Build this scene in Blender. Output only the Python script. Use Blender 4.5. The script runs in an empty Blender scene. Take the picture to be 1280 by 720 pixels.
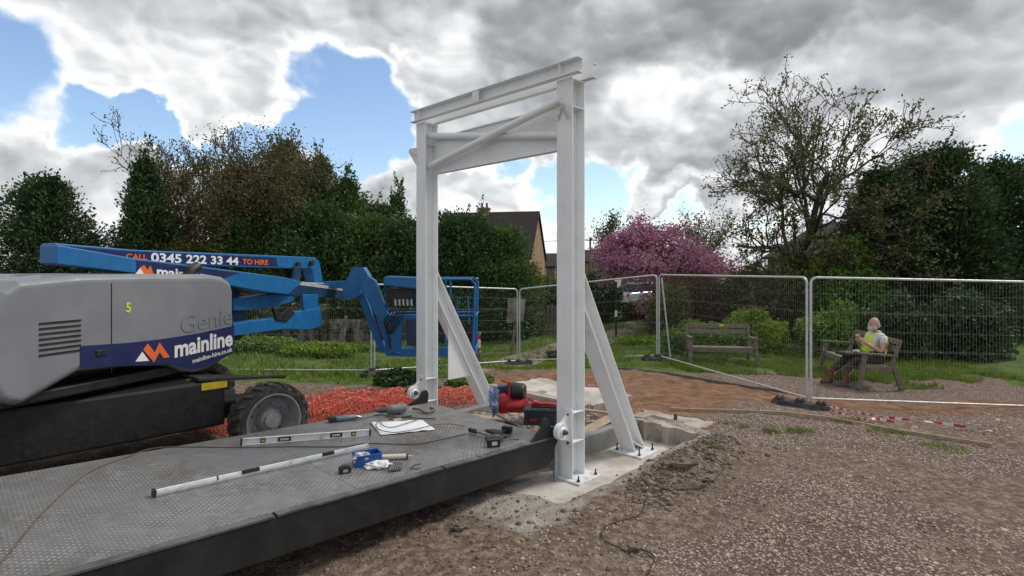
import bpy, math, random
import numpy as np
from mathutils import Vector, Matrix, noise as mnoise
R = math.radians
random.seed(7)
rs = np.random.RandomState(11)
SC = bpy.context.scene
COL = SC.collection

# ------------------------------------------------------------------ camera
CAM_H, FPX, HOR = 2.1, 700.0, 334.0       # eye height, focal length in photo pixels, horizon row
cd = bpy.data.cameras.new('camera'); cam = bpy.data.objects.new('camera', cd); COL.objects.link(cam)
cam.location = (0, 0, CAM_H); cam.rotation_euler = (R(90), 0, 0)
cd.sensor_width = 36.0; cd.lens = 36.0 * FPX / 1280.0
cd.shift_y = -(360.0 - HOR) / 1280.0
cd.clip_start = 0.05; cd.clip_end = 2000
SC.camera = cam
SC.view_settings.view_transform = 'Standard'; SC.view_settings.look = 'None'
SC.view_settings.exposure = 0.66; SC.view_settings.gamma = 1.0
SC.view_settings.use_curve_mapping = False

# ------------------------------------------------------------------ sun and sky
SUN_EL, SUN_AZ = 50.0, 72.0     # azimuth clockwise from +Y (the way the camera looks)
sd = bpy.data.lights.new('sun', 'SUN'); sun = bpy.data.objects.new('sun', sd); COL.objects.link(sun)
sd.energy = 1.5; sd.angle = R(16); sd.color = (1.0, 0.95, 0.88)
sun_dir = Vector((math.sin(R(SUN_AZ)) * math.cos(R(SUN_EL)), math.cos(R(SUN_AZ)) * math.cos(R(SUN_EL)), math.sin(R(SUN_EL))))
sun.rotation_euler = sun_dir.to_track_quat('Z', 'Y').to_euler()

W = bpy.data.worlds.new('World'); W.cycles.sampling_method = 'MANUAL'; W.cycles.sample_map_resolution = 512; SC.world = W; W.use_nodes = True
nt = W.node_tree; nt.nodes.clear()
def N(t, kind, **kw):
    n = t.nodes.new(kind)
    for k, v in kw.items(): setattr(n, k, v)
    return n
def inp(t, sock, v):
    if isinstance(v, bpy.types.NodeSocket): t.links.new(v, sock)
    elif v is not None: sock.default_value = v
def mth(t, op, a, b=None, c=None, clamp=False):
    n = N(t, 'ShaderNodeMath', operation=op, use_clamp=clamp)
    inp(t, n.inputs[0], a); inp(t, n.inputs[1], b); inp(t, n.inputs[2], c)
    return n.outputs[0]
def vmt(t, op, a, b=None):
    n = N(t, 'ShaderNodeVectorMath', operation=op)
    inp(t, n.inputs[0], a); inp(t, n.inputs[1], b)
    return n.outputs['Value'] if op in ('LENGTH', 'DOT_PRODUCT', 'DISTANCE') else n.outputs[0]
def mrange(t, v, a, b, c=0.0, d=1.0, smooth=True):
    n = N(t, 'ShaderNodeMapRange'); n.interpolation_type = 'SMOOTHSTEP' if smooth else 'LINEAR'
    inp(t, n.inputs[0], v)
    for i, x in enumerate((a, b, c, d)): n.inputs[1 + i].default_value = x
    return n.outputs[0]
def noi(t, vec, scale, detail=4, rough=0.5, dist=0.0):
    n = N(t, 'ShaderNodeTexNoise'); inp(t, n.inputs['Vector'], vec)
    n.inputs['Scale'].default_value = scale; n.inputs['Detail'].default_value = detail
    n.inputs['Roughness'].default_value = rough; n.inputs['Distortion'].default_value = dist
    return n.outputs[0]
def mixc(t, f, a, b, mode='MIX'):
    n = N(t, 'ShaderNodeMix', data_type='RGBA', blend_type=mode)
    inp(t, n.inputs[0], f); inp(t, n.inputs[6], a if not isinstance(a, tuple) else (*a, 1)[:4]); inp(t, n.inputs[7], b if not isinstance(b, tuple) else (*b, 1)[:4])
    return n.outputs[2]
def ramp(t, f, stops):
    n = N(t, 'ShaderNodeValToRGB'); inp(t, n.inputs[0], f)
    e = n.color_ramp.elements
    while len(e) < len(stops): e.new(0.5)
    for i, (p, c) in enumerate(stops):
        e[i].position = p; e[i].color = (*c, 1) if len(c) == 3 else c
    return n.outputs[0]

def dirv(px, py):       # a direction of the sky
    return Vector(((px - 640) / FPX, 1, (HOR - py) / FPX)).normalized()
tc = N(nt, 'ShaderNodeTexCoord').outputs['Generated']
skyn = N(nt, 'ShaderNodeTexSky', sky_type='NISHITA')
skyn.sun_disc = False; skyn.sun_elevation = R(SUN_EL); skyn.sun_rotation = R(SUN_AZ)
skyn.air_density = 1.0; skyn.dust_density = 0.6; skyn.ozone_density = 2.0
SKYK = 0.118
warp = N(nt, 'ShaderNodeTexNoise'); nt.links.new(tc, warp.inputs['Vector']); warp.inputs['Scale'].default_value = 7; warp.inputs['Detail'].default_value = 5
wv = vmt(nt, 'SCALE', vmt(nt, 'SUBTRACT', warp.outputs['Color'], (0.5, 0.5, 0.5)))
wv.node.inputs['Scale'].default_value = 0.26
tw = vmt(nt, 'ADD', tc, wv)
def blobs(lst):
    out = None
    for (px, py, rx, ry, k) in lst:
        c = dirv(px, py); rx_, ry_ = rx / FPX, ry / FPX
        d = vmt(nt, 'SUBTRACT', tw, tuple(c))
        d = vmt(nt, 'MULTIPLY', d, (1 / rx_, 1 / rx_, 1 / ry_))
        v = mrange(nt, vmt(nt, 'LENGTH', d), 0.45, 1.35, k, 0.0)
        out = v if out is None else mth(nt, 'MAXIMUM', out, v)
    return out
holes = blobs([(418, 112, 55, 56, 1), (400, 170, 110, 42, 1), (485, 170, 55, 40, .95), (455, 160, 50, 40, .9), (195, 162, 95, 30, 1), (300, 178, 90, 24, .8), (455, 195, 60, 40, .9), (490, 45, 16, 30, .4),
               (745, 248, 85, 30, 1), (610, 225, 80, 20, 1), (700, 262, 75, 26, 1), (820, 268, 70, 22, .9), (1035, 190, 70, 45, .5), (955, 262, 40, 16, .55), (1300, 250, 90, 60, .8), (-60, 60, 90, 80, .9)])
puffs = blobs([(600, 258, 95, 34, 1), (470, 225, 50, 26, .8), (740, 290, 55, 26, .9), (230, 205, 60, 25, .5), (870, 235, 80, 20, .8), (175, 210, 30, 25, .8)])
bright = blobs([(835, 140, 60, 60, 1), (540, 60, 75, 50, .8), (960, 100, 110, 26, .7), (400, 30, 90, 40, .5), (610, 250, 80, 38, .9), (320, 85, 60, 60, .55), (230, 60, 60, 50, .5), (870, 232, 70, 14, .9), (740, 280, 60, 30, .8), (1010, 230, 80, 50, .5), (560, 300, 420, 40, .9), (270, 95, 130, 80, .6), (500, 80, 80, 60, .55), (300, 40, 120, 40, .35)])
darks = blobs([(1000, 20, 220, 45, 1), (700, 70, 90, 60, .75), (760, 30, 130, 50, .6), (880, 190, 110, 34, .5), (690, 190, 90, 24, .45), (300, 10, 100, 18, .35), (1080, 80, 90, 60, .6)])
tsq = vmt(nt, 'MULTIPLY', tc, (1, 1, 1.45))
def vor(vec, scale, detail, rough=.55, smooth=.6):
    n = N(nt, 'ShaderNodeTexVoronoi', feature='F1'); inp(nt, n.inputs['Vector'], vec); n.normalize = True
    n.inputs['Scale'].default_value = scale; n.inputs['Detail'].default_value = detail; n.inputs['Roughness'].default_value = rough
    return n.outputs['Distance']
def warped(vec, k, sc):
    w = N(nt, 'ShaderNodeTexNoise'); inp(nt, w.inputs['Vector'], vec); w.inputs['Scale'].default_value = sc; w.inputs['Detail'].default_value = 4
    s = vmt(nt, 'SCALE', vmt(nt, 'SUBTRACT', w.outputs['Color'], (.5, .5, .5))); s.node.inputs['Scale'].default_value = k
    return vmt(nt, 'ADD', vec, s)
tq = warped(tsq, .10, 6)
puf = vor(tq, 8, 2, .5)                    # billows
puf2 = vor(vmt(nt, 'ADD', tq, (0.005, 0.005, 0.014)), 8, 2, .5)
n1 = noi(nt, tsq, 2.2, 6, 0.5, 0.1)
n2 = noi(nt, tq, 7, 6, 0.52, 0.1)
dens = mth(nt, 'ADD', mth(nt, 'MULTIPLY', n1, .75), mth(nt, 'MULTIPLY', mth(nt, 'SUBTRACT', .6, puf), .75))
dens = mth(nt, 'ADD', dens, mth(nt, 'MULTIPLY', n2, 0.22))
dens = mth(nt, 'ADD', dens, 0.13)
dens = mth(nt, 'SUBTRACT', dens, mth(nt, 'MULTIPLY', holes, 0.62))
dens = mth(nt, 'ADD', dens, mth(nt, 'MULTIPLY', puffs, 0.5))
alpha = mrange(nt, dens, 0.36, 0.62)
relief = mth(nt, 'MULTIPLY', mth(nt, 'SUBTRACT', puf2, puf), 1.5)          # lit tops, grey undersides
lum = mth(nt, 'ADD', mrange(nt, dens, 0.42, 0.95, 0.93, 0.60), relief)
lum = mth(nt, 'ADD', lum, mth(nt, 'MULTIPLY', mth(nt, 'SUBTRACT', n2, .5), .22))
lum = mth(nt, 'ADD', lum, mth(nt, 'MULTIPLY', mth(nt, 'MULTIPLY', bright, mrange(nt, puf, .62, .25)), 0.27))
lum = mth(nt, 'SUBTRACT', lum, mth(nt, 'MULTIPLY', darks, 0.25))
lum = mth(nt, 'MINIMUM', mth(nt, 'MAXIMUM', lum, 0.30), 0.98)
ccol = ramp(nt, lum, [(0.25, (.15, .158, .168)), (0.5, (.265, .275, .29)), (0.72, (.44, .455, .47)), (0.9, (.66, .67, .675)), (1.0, (.76, .765, .765))])
# below the horizon: nothing but the far ground, so keep plain haze there
hz = mrange(nt, N(nt, 'ShaderNodeSeparateXYZ').outputs[2], -0.02, 0.02)
sep = hz.node.inputs[0].links[0].from_node; nt.links.new(tc, sep.inputs[0])
skys = N(nt, 'ShaderNodeVectorMath', operation='SCALE'); nt.links.new(skyn.outputs[0], skys.inputs[0]); skys.inputs['Scale'].default_value = SKYK
final = mixc(nt, alpha, skys.outputs[0], ccol)
final = mixc(nt, hz, (.30, .31, .32), final)
bg = N(nt, 'ShaderNodeBackground'); nt.links.new(final, bg.inputs[0]); bg.inputs[1].default_value = 1.0
wo = N(nt, 'ShaderNodeOutputWorld'); nt.links.new(bg.outputs[0], wo.inputs[0])

# ------------------------------------------------------------------ materials
MATS = {}
def mat(name, c1, c2=None, scale=6.0, rough=0.6, bump=0.0, bscale=40.0, metal=0.0, spec=0.5, detail=6, lo=.35, hi=.65, island=0.0, coat=0.0, sss=0):
    m = bpy.data.materials.new(name); m.use_nodes = True; t = m.node_tree
    b = t.nodes['Principled BSDF']; b.inputs['Roughness'].default_value = rough; b.inputs['Metallic'].default_value = metal
    b.inputs['Specular IOR Level'].default_value = spec; b.inputs['Coat Weight'].default_value = coat
    co = N(t, 'ShaderNodeTexCoord').outputs['Object']
    f = mrange(t, noi(t, co, scale, detail, .6), lo, hi)
    c = mixc(t, f, tuple(c1), tuple(c2 or c1))
    if island:
        g = N(t, 'ShaderNodeNewGeometry').outputs['Random Per Island']
        c = mixc(t, 1.0, c, ramp(t, g, [(0, (1 - island,) * 3), (1, (1 + island,) * 3)]), 'MULTIPLY')
    t.links.new(c, b.inputs['Base Color'])
    r = mrange(t, noi(t, co, scale * 2.3, 5, .6), .3, .7, max(0.02, rough - .1), min(1, rough + .12)); t.links.new(r, b.inputs['Roughness'])
    if bump:
        bn = N(t, 'ShaderNodeBump'); bn.inputs['Strength'].default_value = bump; bn.inputs['Distance'].default_value = 0.01
        t.links.new(noi(t, co, bscale, 6, .65), bn.inputs['Height']); t.links.new(bn.outputs[0], b.inputs['Normal'])
    MATS[name] = m
    return m
def leafmat(name, cols, rough=.65, trans=.25):
    m = bpy.data.materials.new(name); m.use_nodes = True; t = m.node_tree
    b = t.nodes['Principled BSDF']; b.inputs['Roughness'].default_value = rough; b.inputs['Specular IOR Level'].default_value = .25
    g = N(t, 'ShaderNodeNewGeometry')
    co = N(t, 'ShaderNodeTexCoord').outputs['Object']
    n = len(cols)
    f = mth(t, 'ADD', mth(t, 'MULTIPLY', g.outputs['Random Per Island'], .55), mth(t, 'MULTIPLY', mrange(t, noi(t, co, 1.3, 4), .35, .65), .45))
    c = ramp(t, f, [(i / max(1, n - 1), c) for i, c in enumerate(cols)])
    t.links.new(c, b.inputs['Base Color'])
    tr = N(t, 'ShaderNodeBsdfTranslucent'); t.links.new(c, tr.inputs[0])
    mx = N(t, 'ShaderNodeMixShader'); mx.inputs[0].default_value = trans
    t.links.new(b.outputs[0], mx.inputs[1]); t.links.new(tr.outputs[0], mx.inputs[2])
    t.links.new(mx.outputs[0], t.nodes['Material Output'].inputs[0])
    MATS[name] = m
    return m
mat('white_paint', (.82, .84, .85), (.73, .75, .76), 4, .42, .05, 60, lo=.45, hi=.8)
mat('white_scuffed', (.72, .74, .75), (.45, .43, .40), 14, .5, .1, 60, lo=.45, hi=.75)
mat('galv', (.42, .44, .46), (.55, .57, .58), 9, .38, metal=.75)
mat('wire', (.30, .31, .32), (.24, .25, .26), 9, .5, metal=.5)
mat('galv_white', (.66, .68, .69), (.52, .54, .55), 9, .42, metal=.35)
mat('beam_black', (.012, .013, .014), (.028, .028, .028), 3, .5, .15, 30, lo=.4, hi=.75)
mat('edge_steel', (.15, .15, .15), (.07, .07, .07), 5, .45, .15, 30, metal=.3)
mat('dark_steel', (.030, .032, .034), (.055, .055, .055), 5, .55, .15, 30, lo=.4, hi=.7)
mat('black', (.012, .012, .013), (.02, .02, .02), 8, .5)
mat('rubber', (.045, .043, .041), (.11, .10, .09), 12, .8, .2, 60, lo=.45, hi=.7)
mat('blue', (.008, .125, .33), (.012, .15, .38), 6, .38, spec=.5)
mat('blue_dark', (.006, .035, .09), (.01, .05, .12), 6, .45)
mat('navy', (.010, .018, .085), (.014, .022, .10), 6, .4)
mat('cowl_grey', (.19, .205, .225), (.22, .235, .255), 2.5, .42, .03, 40)
mat('rim_grey', (.20, .22, .25), (.30, .30, .30), 9, .5, .1, 40)
mat('orange', (.75, .14, .03), None, 5, .5)
mat('white_decal', (.80, .80, .80), None, 5, .5)
mat('yellow', (.75, .52, .03), (.6, .4, .03), 9, .5)
mat('lime_yellow', (.62, .70, .05), None, 5, .6)
mat('steel', (.38, .38, .39), (.22, .21, .20), 20, .3, metal=.9)
mat('pin_steel', (.10, .085, .075), (.2, .17, .15), 20, .45, metal=.8)
mat('concrete', (.44, .385, .335), (.27, .215, .175), 4, .9, .5, 30)
mat('concrete_side', (.27, .265, .255), (.20, .195, .185), 5, .9, .4, 25)
mat('slab', (.58, .54, .50), (.36, .32, .285), 2.6, .92, .4, 45)
mat('timber', (.42, .33, .24), (.30, .235, .17), 12, .8, .3, 50)
mat('timber_old', (.19, .165, .145), (.12, .10, .088), 16, .85, .4, 60)
mat('bench_wood', (.21, .175, .135), (.14, .115, .09), 14, .8, .4, 60)
mat('red_paint', (.50, .018, .022), (.40, .012, .018), 8, .35, coat=.2)
mat('red_net', (.68, .10, .06), (.86, .32, .23), 22, .6, lo=.42, hi=.58)
mat('tape_white', (.75, .73, .72), None, 5, .5)
mat('tape_red', (.60, .05, .07), None, 5, .5)
mat('plastic_blue', (.012, .07, .32), (.02, .09, .38), 6, .4)
mat('film_blue', (.12, .20, .42), (.30, .38, .55), 25, .35, .6, 50)
mat('toolbox', (.018, .032, .045), (.03, .045, .055), 8, .5)
mat('paper', (.74, .76, .82), (.68, .70, .76), 3, .7)
mat('rag', (.62, .61, .57), (.40, .37, .31), 14, .85, .5, 50)
mat('bag', (.78, .78, .76), (.62, .62, .60), 20, .35, .6, 60)
mat('cartridge', (.62, .58, .45), (.55, .52, .42), 10, .5)
mat('hose', (.16, .105, .05), (.11, .07, .035), 10, .6)
mat('cable', (.02, .019, .018), None, 10, .6)
mat('drill_grey', (.20, .21, .21), (.13, .135, .14), 9, .5)
mat('drill_blue', (.11, .17, .22), (.08, .12, .16), 9, .5)
mat('drill_olive', (.085, .085, .05), (.05, .05, .035), 12, .5)
mat('tan', (.50, .38, .20), None, 5, .6)
mat('glass_dark', (.03, .035, .04), None, 5, .1, spec=.8)
mat('vial', (.45, .50, .08), None, 5, .2)
mat('stone', (.44, .335, .265), (.25, .185, .145), 3, .9, .3, 60, island=.55)
mat('rubble', (.36, .30, .27), (.22, .17, .145), 4, .9, .4, 40, island=.35)
mat('clod', (.23, .18, .145), (.13, .10, .08), 10, .95, .5, 40, island=.3)
mat('bark', (.085, .072, .058), (.05, .042, .034), 10, .9, .5, 40)
mat('bark_pale', (.22, .195, .165), (.10, .085, .07), 7, .9, .5, 30)
mat('skin', (.58, .36, .29), (.52, .29, .22), 12, .55)
mat('beard', (.62, .58, .54), (.50, .46, .42), 30, .8, .4, 80)
mat('shirt', (.68, .70, .74), (.58, .60, .64), 8, .8, .3, 20)
mat('hivis', (.66, .86, .03), (.58, .78, .03), 6, .65, .2, 30)
mat('trousers', (.055, .06, .045), (.03, .034, .028), 9, .85, .4, 30)
mat('boot', (.17, .075, .04), (.10, .045, .026), 9, .6, .3, 30)
mat('car_paint', (.52, .55, .60), (.46, .49, .54), 3, .25, metal=.3, coat=.5)
mat('lamp_glow', (.7, .7, .65), None, 5, .3)
mat('ivywall', (.34, .33, .30), (.10, .09, .075), 2.5, .9, .4, 20)

def brick(name, c1, c2, mortar, sc=1.0):
    m = bpy.data.materials.new(name); m.use_nodes = True; t = m.node_tree; b = t.nodes['Principled BSDF']; b.inputs['Roughness'].default_value = .9
    co = N(t, 'ShaderNodeTexCoord').outputs['Object']
    s = N(t, 'ShaderNodeSeparateXYZ'); t.links.new(co, s.inputs[0])
    cb = N(t, 'ShaderNodeCombineXYZ'); t.links.new(mth(t, 'ADD', s.outputs[0], s.outputs[1]), cb.inputs[0]); t.links.new(s.outputs[2], cb.inputs[1])
    k = N(t, 'ShaderNodeTexBrick'); t.links.new(cb.outputs[0], k.inputs['Vector']); k.inputs['Scale'].default_value = sc * 2.2
    k.inputs['Color1'].default_value = (*c1, 1); k.inputs['Color2'].default_value = (*c2, 1); k.inputs['Mortar'].default_value = (*mortar, 1)
    k.inputs['Mortar Size'].default_value = .02
    t.links.new(mixc(t, mrange(t, noi(t, co, 1.2), .3, .7, 0, .5), k.outputs[0], tuple(x * .6 for x in c1)), b.inputs['Base Color'])
    MATS[name] = m
brick('brick_buff', (.34, .22, .12), (.28, .17, .10), (.3, .26, .2))
brick('brick_red', (.26, .12, .085), (.22, .10, .07), (.28, .24, .2))
brick('roof_tile', (.034, .024, .021), (.026, .018, .016), (.02, .016, .014), .8)

# chequer plate deck: raised lozenges in alternating directions
m = bpy.data.materials.new('chequer_plate'); m.use_nodes = True; t = m.node_tree; b = t.nodes['Principled BSDF']
co = N(t, 'ShaderNodeTexCoord').outputs['Object']
sp = N(t, 'ShaderNodeSeparateXYZ'); t.links.new(co, sp.inputs[0])
K = 1 / 0.034
a_ = mth(t, 'MULTIPLY', mth(t, 'ADD', sp.outputs[0], sp.outputs[1]), K * .7071); b_ = mth(t, 'MULTIPLY', mth(t, 'SUBTRACT', sp.outputs[0], sp.outputs[1]), K * .7071)
fa, fb = mth(t, 'FLOOR', a_), mth(t, 'FLOOR', b_)
par = mth(t, 'FLOORED_MODULO', mth(t, 'ADD', fa, fb), 2.0)
ua = mth(t, 'SUBTRACT', mth(t, 'FRACT', a_), .5); ub = mth(t, 'SUBTRACT', mth(t, 'FRACT', b_), .5)
def loz(x, y): return mrange(t, mth(t, 'ADD', mth(t, 'ABSOLUTE', mth(t, 'MULTIPLY', x, 2.1)), mth(t, 'ABSOLUTE', mth(t, 'MULTIPLY', y, 6.0))), .75, 1.05, 1, 0)
l1, l2 = loz(ua, ub), loz(ub, ua)
hgt = mth(t, 'ADD', mth(t, 'MULTIPLY', l1, par), mth(t, 'MULTIPLY', l2, mth(t, 'SUBTRACT', 1.0, par)))
dirt = mrange(t, noi(t, co, 1.6, 8, .65), .38, .66)
dirt2 = mrange(t, noi(t, co, 9, 6, .7), .45, .7)
base = mixc(t, dirt, (.20, .20, .205), (.12, .11, .10))
base = mixc(t, mth(t, 'MULTIPLY', dirt2, .5), base, (.29, .275, .26))
wear = mrange(t, noi(t, co, 2.7, 7, .7, .6), .36, .66, .15, 1.0)
cc = mixc(t, mth(t, 'MULTIPLY', hgt, wear), base, (.50, .50, .50))
t.links.new(cc, b.inputs['Base Color']); b.inputs['Metallic'].default_value = .2
t.links.new(mrange(t, dirt, 0, 1, .30, .55), b.inputs['Roughness'])
bn = N(t, 'ShaderNodeBump'); bn.inputs['Strength'].default_value = .9; bn.inputs['Distance'].default_value = .004
t.links.new(hgt, bn.inputs['Height']); t.links.new(bn.outputs[0], b.inputs['Normal']); MATS['chequer'] = m

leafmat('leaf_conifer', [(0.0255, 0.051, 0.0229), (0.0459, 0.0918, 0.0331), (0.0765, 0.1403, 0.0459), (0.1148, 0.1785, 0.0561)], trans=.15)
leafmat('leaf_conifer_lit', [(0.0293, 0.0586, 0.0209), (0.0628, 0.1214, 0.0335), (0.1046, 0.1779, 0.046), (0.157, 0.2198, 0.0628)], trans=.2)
leafmat('leaf_bud', [(0.0842, 0.0729, 0.0247), (0.1178, 0.1066, 0.0337), (0.1459, 0.1346, 0.0393), (0.1122, 0.0842, 0.0393)], trans=.3)
leafmat('leaf_brown', [(0.0929, 0.0844, 0.0405), (0.1266, 0.1181, 0.0473), (0.1688, 0.1435, 0.0574), (0.1435, 0.0929, 0.0506)], trans=.25)
leafmat('leaf_pink', [(0.2712, 0.088, 0.165), (0.4306, 0.176, 0.2888), (0.5901, 0.3168, 0.4455), (0.2073, 0.088, 0.099)], trans=.3)
leafmat('leaf_ochre', [(.12, .095, .020), (.17, .14, .03), (.20, .17, .04), (.10, .10, .02)], trans=.3)
leafmat('leaf_green', [(0.071, 0.1496, 0.0284), (0.1278, 0.2311, 0.0426), (0.1987, 0.3265, 0.0592), (0.0995, 0.136, 0.0356)], trans=.3)
leafmat('leaf_bright', [(0.1181, 0.21, 0.021), (0.2007, 0.315, 0.0315), (0.2835, 0.399, 0.0438), (0.1418, 0.189, 0.0263)], trans=.35)
leafmat('leaf_dark', [(0.024, 0.048, 0.024), (0.042, 0.078, 0.03), (0.066, 0.114, 0.042), (0.09, 0.144, 0.048)], trans=.12)
leafmat('leaf_olive', [(0.0813, 0.0975, 0.0325), (0.1219, 0.1381, 0.0447), (0.1726, 0.1726, 0.0569), (0.1016, 0.0813, 0.0366)], trans=.25)
leafmat('leaf_redbrown', [(0.12, 0.0525, 0.033), (0.165, 0.075, 0.045), (0.135, 0.09, 0.045), (0.09, 0.045, 0.03)], trans=.2)
leafmat('grass_blade', [(0.0979, 0.1478, 0.0217), (0.1467, 0.2262, 0.0319), (0.1958, 0.2958, 0.0435), (0.2349, 0.2262, 0.058)], trans=.3)

# ------------------------------------------------------------------ object helpers
class Frame:        # remembers each object's world matrix so that shapes may be given in world coordinates
    M = {}
def tag(o, label=None, cat=None, group=None, kind=None):
    if label: o['label'] = label
    if cat: o['category'] = cat
    if group: o['group'] = group
    if kind: o['kind'] = kind
    return o
def thing(name, label, cat, loc=(0, 0, 0), rz=0.0, group=None):
    o = bpy.data.objects.new(name, None); COL.objects.link(o)
    o.location = loc; o.rotation_euler = (0, 0, rz); o.empty_display_size = .1
    Frame.M[o.name] = Matrix.Translation(Vector(loc)) @ Matrix.Rotation(rz, 4, 'Z')
    return tag(o, label, cat, group)
def mesh_from(name, V, Fc, material, smooth=False):
    me = bpy.data.meshes.new(name)
    me.from_pydata(V, [], Fc)
    if material is not None: me.materials.append(MATS[material] if isinstance(material, str) else material)
    if smooth: me.polygons.foreach_set('use_smooth', [True] * len(me.polygons))
    me.update()
    return me
class MB:
    def __init__(s): s.v = []; s.f = []
    def add(s, vs, fs):
        o = len(s.v); s.v += [tuple(v) for v in vs]; s.f += [tuple(i + o for i in f) for f in fs]; return s
    def box(s, c, size, ax=None):       # ax: three unit vectors
        X, Y, Z = ax or (Vector((1, 0, 0)), Vector((0, 1, 0)), Vector((0, 0, 1)))
        c = Vector(c); a, b, d = (k / 2 for k in size)
        vs = [c + X * (a * i) + Y * (b * j) + Z * (d * k) for i in (-1, 1) for j in (-1, 1) for k in (-1, 1)]
        return s.add(vs, [(0, 1, 3, 2), (4, 6, 7, 5), (0, 4, 5, 1), (2, 3, 7, 6), (0, 2, 6, 4), (1, 5, 7, 3)])
    def beam(s, a, b, w, h, up=(0, 0, 1)):      # rectangular bar from a to b, w across, h along up
        a, b = Vector(a), Vector(b); d = (b - a); L = d.length; d.normalize(); up = Vector(up)
        x = d.cross(up).normalized(); u = x.cross(d).normalized()
        return s.box((a + b) / 2, (L, w, h), (d, x, u))
    def prism(s, poly, ext):            # polygon (3-D points) swept by ext
        n = len(poly); e = Vector(ext); P = [Vector(p) for p in poly]
        vs = P + [p + e for p in P]
        fs = [tuple(range(n))[::-1], tuple(range(n, 2 * n))] + [(i, (i + 1) % n, n + (i + 1) % n, n + i) for i in range(n)]
        return s.add(vs, fs)
    def tube(s, pts, r, n=8, caps=True):
        pts = [Vector(p) for p in pts]; rr = r if isinstance(r, (list, tuple)) else [r] * len(pts)
        base = len(s.v); ref = None; rings = []
        for i, p in enumerate(pts):
            d = (pts[min(i + 1, len(pts) - 1)] - pts[max(i - 1, 0)])
            if d.length < 1e-9: d = Vector((0, 0, 1))
            d.normalize()
            if ref is None: ref = d.orthogonal().normalized()
            ref = (ref - d * ref.dot(d))
            if ref.length < 1e-6: ref = d.orthogonal()
            ref.normalize(); b = d.cross(ref)
            rings.append([p + (ref * math.cos(2 * math.pi * k / n) + b * math.sin(2 * math.pi * k / n)) * rr[i] for k in range(n)])
        vs = [v for r_ in rings for v in r_]
        fs = [(i * n + k, i * n + (k + 1) % n, (i + 1) * n + (k + 1) % n, (i + 1) * n + k) for i in range(len(pts) - 1) for k in range(n)]
        if caps: fs += [tuple(range(n))[::-1], tuple(range((len(pts) - 1) * n, len(pts) * n))]
        return s.add(vs, fs)
    def cyl(s, a, b, r, n=16): return s.tube([a, b], r, n)
    def lathe(s, prof, o, axis, n=32):  # prof: (r, h) pairs along the axis
        o = Vector(o); ax = Vector(axis).normalized(); x = ax.orthogonal().normalized(); y = ax.cross(x)
        vs = [o + ax * h + (x * math.cos(2 * math.pi * k / n) + y * math.sin(2 * math.pi * k / n)) * r for r, h in prof for k in range(n)]
        m_ = len(prof)
        return s.add(vs, [(i * n + k, i * n + (k + 1) % n, (i + 1) * n + (k + 1) % n, (i + 1) * n + k) for i in range(m_ - 1) for k in range(n)])
    def blob(s, c, r, ax=None, n=10, amp=0.0, seed=0):
        X, Y, Z = ax or (Vector((1, 0, 0)), Vector((0, 1, 0)), Vector((0, 0, 1)))
        c = Vector(c); r = r if isinstance(r, (tuple, list)) else (r, r, r)
        vs = []; m_ = max(4, n // 2 + 1)
        for i in range(m_ + 1):
            th = math.pi * i / m_
            for k in range(n):
                ph = 2 * math.pi * k / n
                q = Vector((math.sin(th) * math.cos(ph), math.sin(th) * math.sin(ph), math.cos(th)))
                if amp: q = q * (1 + amp * mnoise.noise(q * 2.2 + Vector((seed * 3.1, seed * 1.7, 0))))
                vs.append(c + X * q.x * r[0] + Y * q.y * r[1] + Z * q.z * r[2])
        return s.add(vs, [(i * n + k, (i + 1) * n + k, (i + 1) * n + (k + 1) % n, i * n + (k + 1) % n) for i in range(m_) for k in range(n)])
    def build(s, name, material, parent=None, bevel=0.0, smooth=False, local=False, seg=2, origin=None):
        V = [Vector(v) for v in s.v]
        if parent is not None:
            Mw = Frame.M.get(parent.name, Matrix.Identity(4))
            if not local:
                Mi = Mw.inverted(); V = [Mi @ v for v in V]
        else:
            if origin is None:
                a = np.array([tuple(v) for v in V]); origin = ((a[:, 0].min() + a[:, 0].max()) / 2, (a[:, 1].min() + a[:, 1].max()) / 2, a[:, 2].min())
            o_ = Vector(origin); V = [v - o_ for v in V]; Mw = Matrix.Translation(o_)
        me = mesh_from(name, V, s.f, material, smooth)
        o = bpy.data.objects.new(name, me); COL.objects.link(o)
        if parent is not None: o.parent = parent
        else: o.location = origin
        Frame.M[o.name] = Mw
        if smooth:
            e = o.modifiers.new('edge', 'EDGE_SPLIT'); e.split_angle = R(38)
        if bevel:
            b = o.modifiers.new('bevel', 'BEVEL'); b.width = bevel; b.segments = seg; b.limit_method = 'ANGLE'; b.angle_limit = R(40)
        return o
def np_mesh(name, V, Q, material, parent=None, origin=(0, 0, 0)):    # big quad meshes from arrays
    V = np.asarray(V, dtype=np.float32) - np.array(origin, dtype=np.float32); Q = np.asarray(Q, dtype=np.int32)
    me = bpy.data.meshes.new(name); k = Q.shape[1]
    me.vertices.add(len(V)); me.vertices.foreach_set('co', V.ravel())
    me.loops.add(Q.size); me.loops.foreach_set('vertex_index', Q.ravel())
    me.polygons.add(len(Q)); me.polygons.foreach_set('loop_start', np.arange(0, Q.size, k, dtype=np.int32)); me.polygons.foreach_set('loop_total', np.full(len(Q), k, dtype=np.int32))
    me.materials.append(MATS[material]); me.update(calc_edges=True); me.validate()
    o = bpy.data.objects.new(name, me); COL.objects.link(o)
    if parent is not None: o.parent = parent
    else: o.location = origin
    return o
def copy_tree(o, parent=None):
    c = o.copy(); COL.objects.link(c)
    if parent is not None: c.parent = parent
    for ch in [k for k in COL.objects if k.parent == o]: copy_tree(ch, c)
    return c
_text_cache = {}
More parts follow.
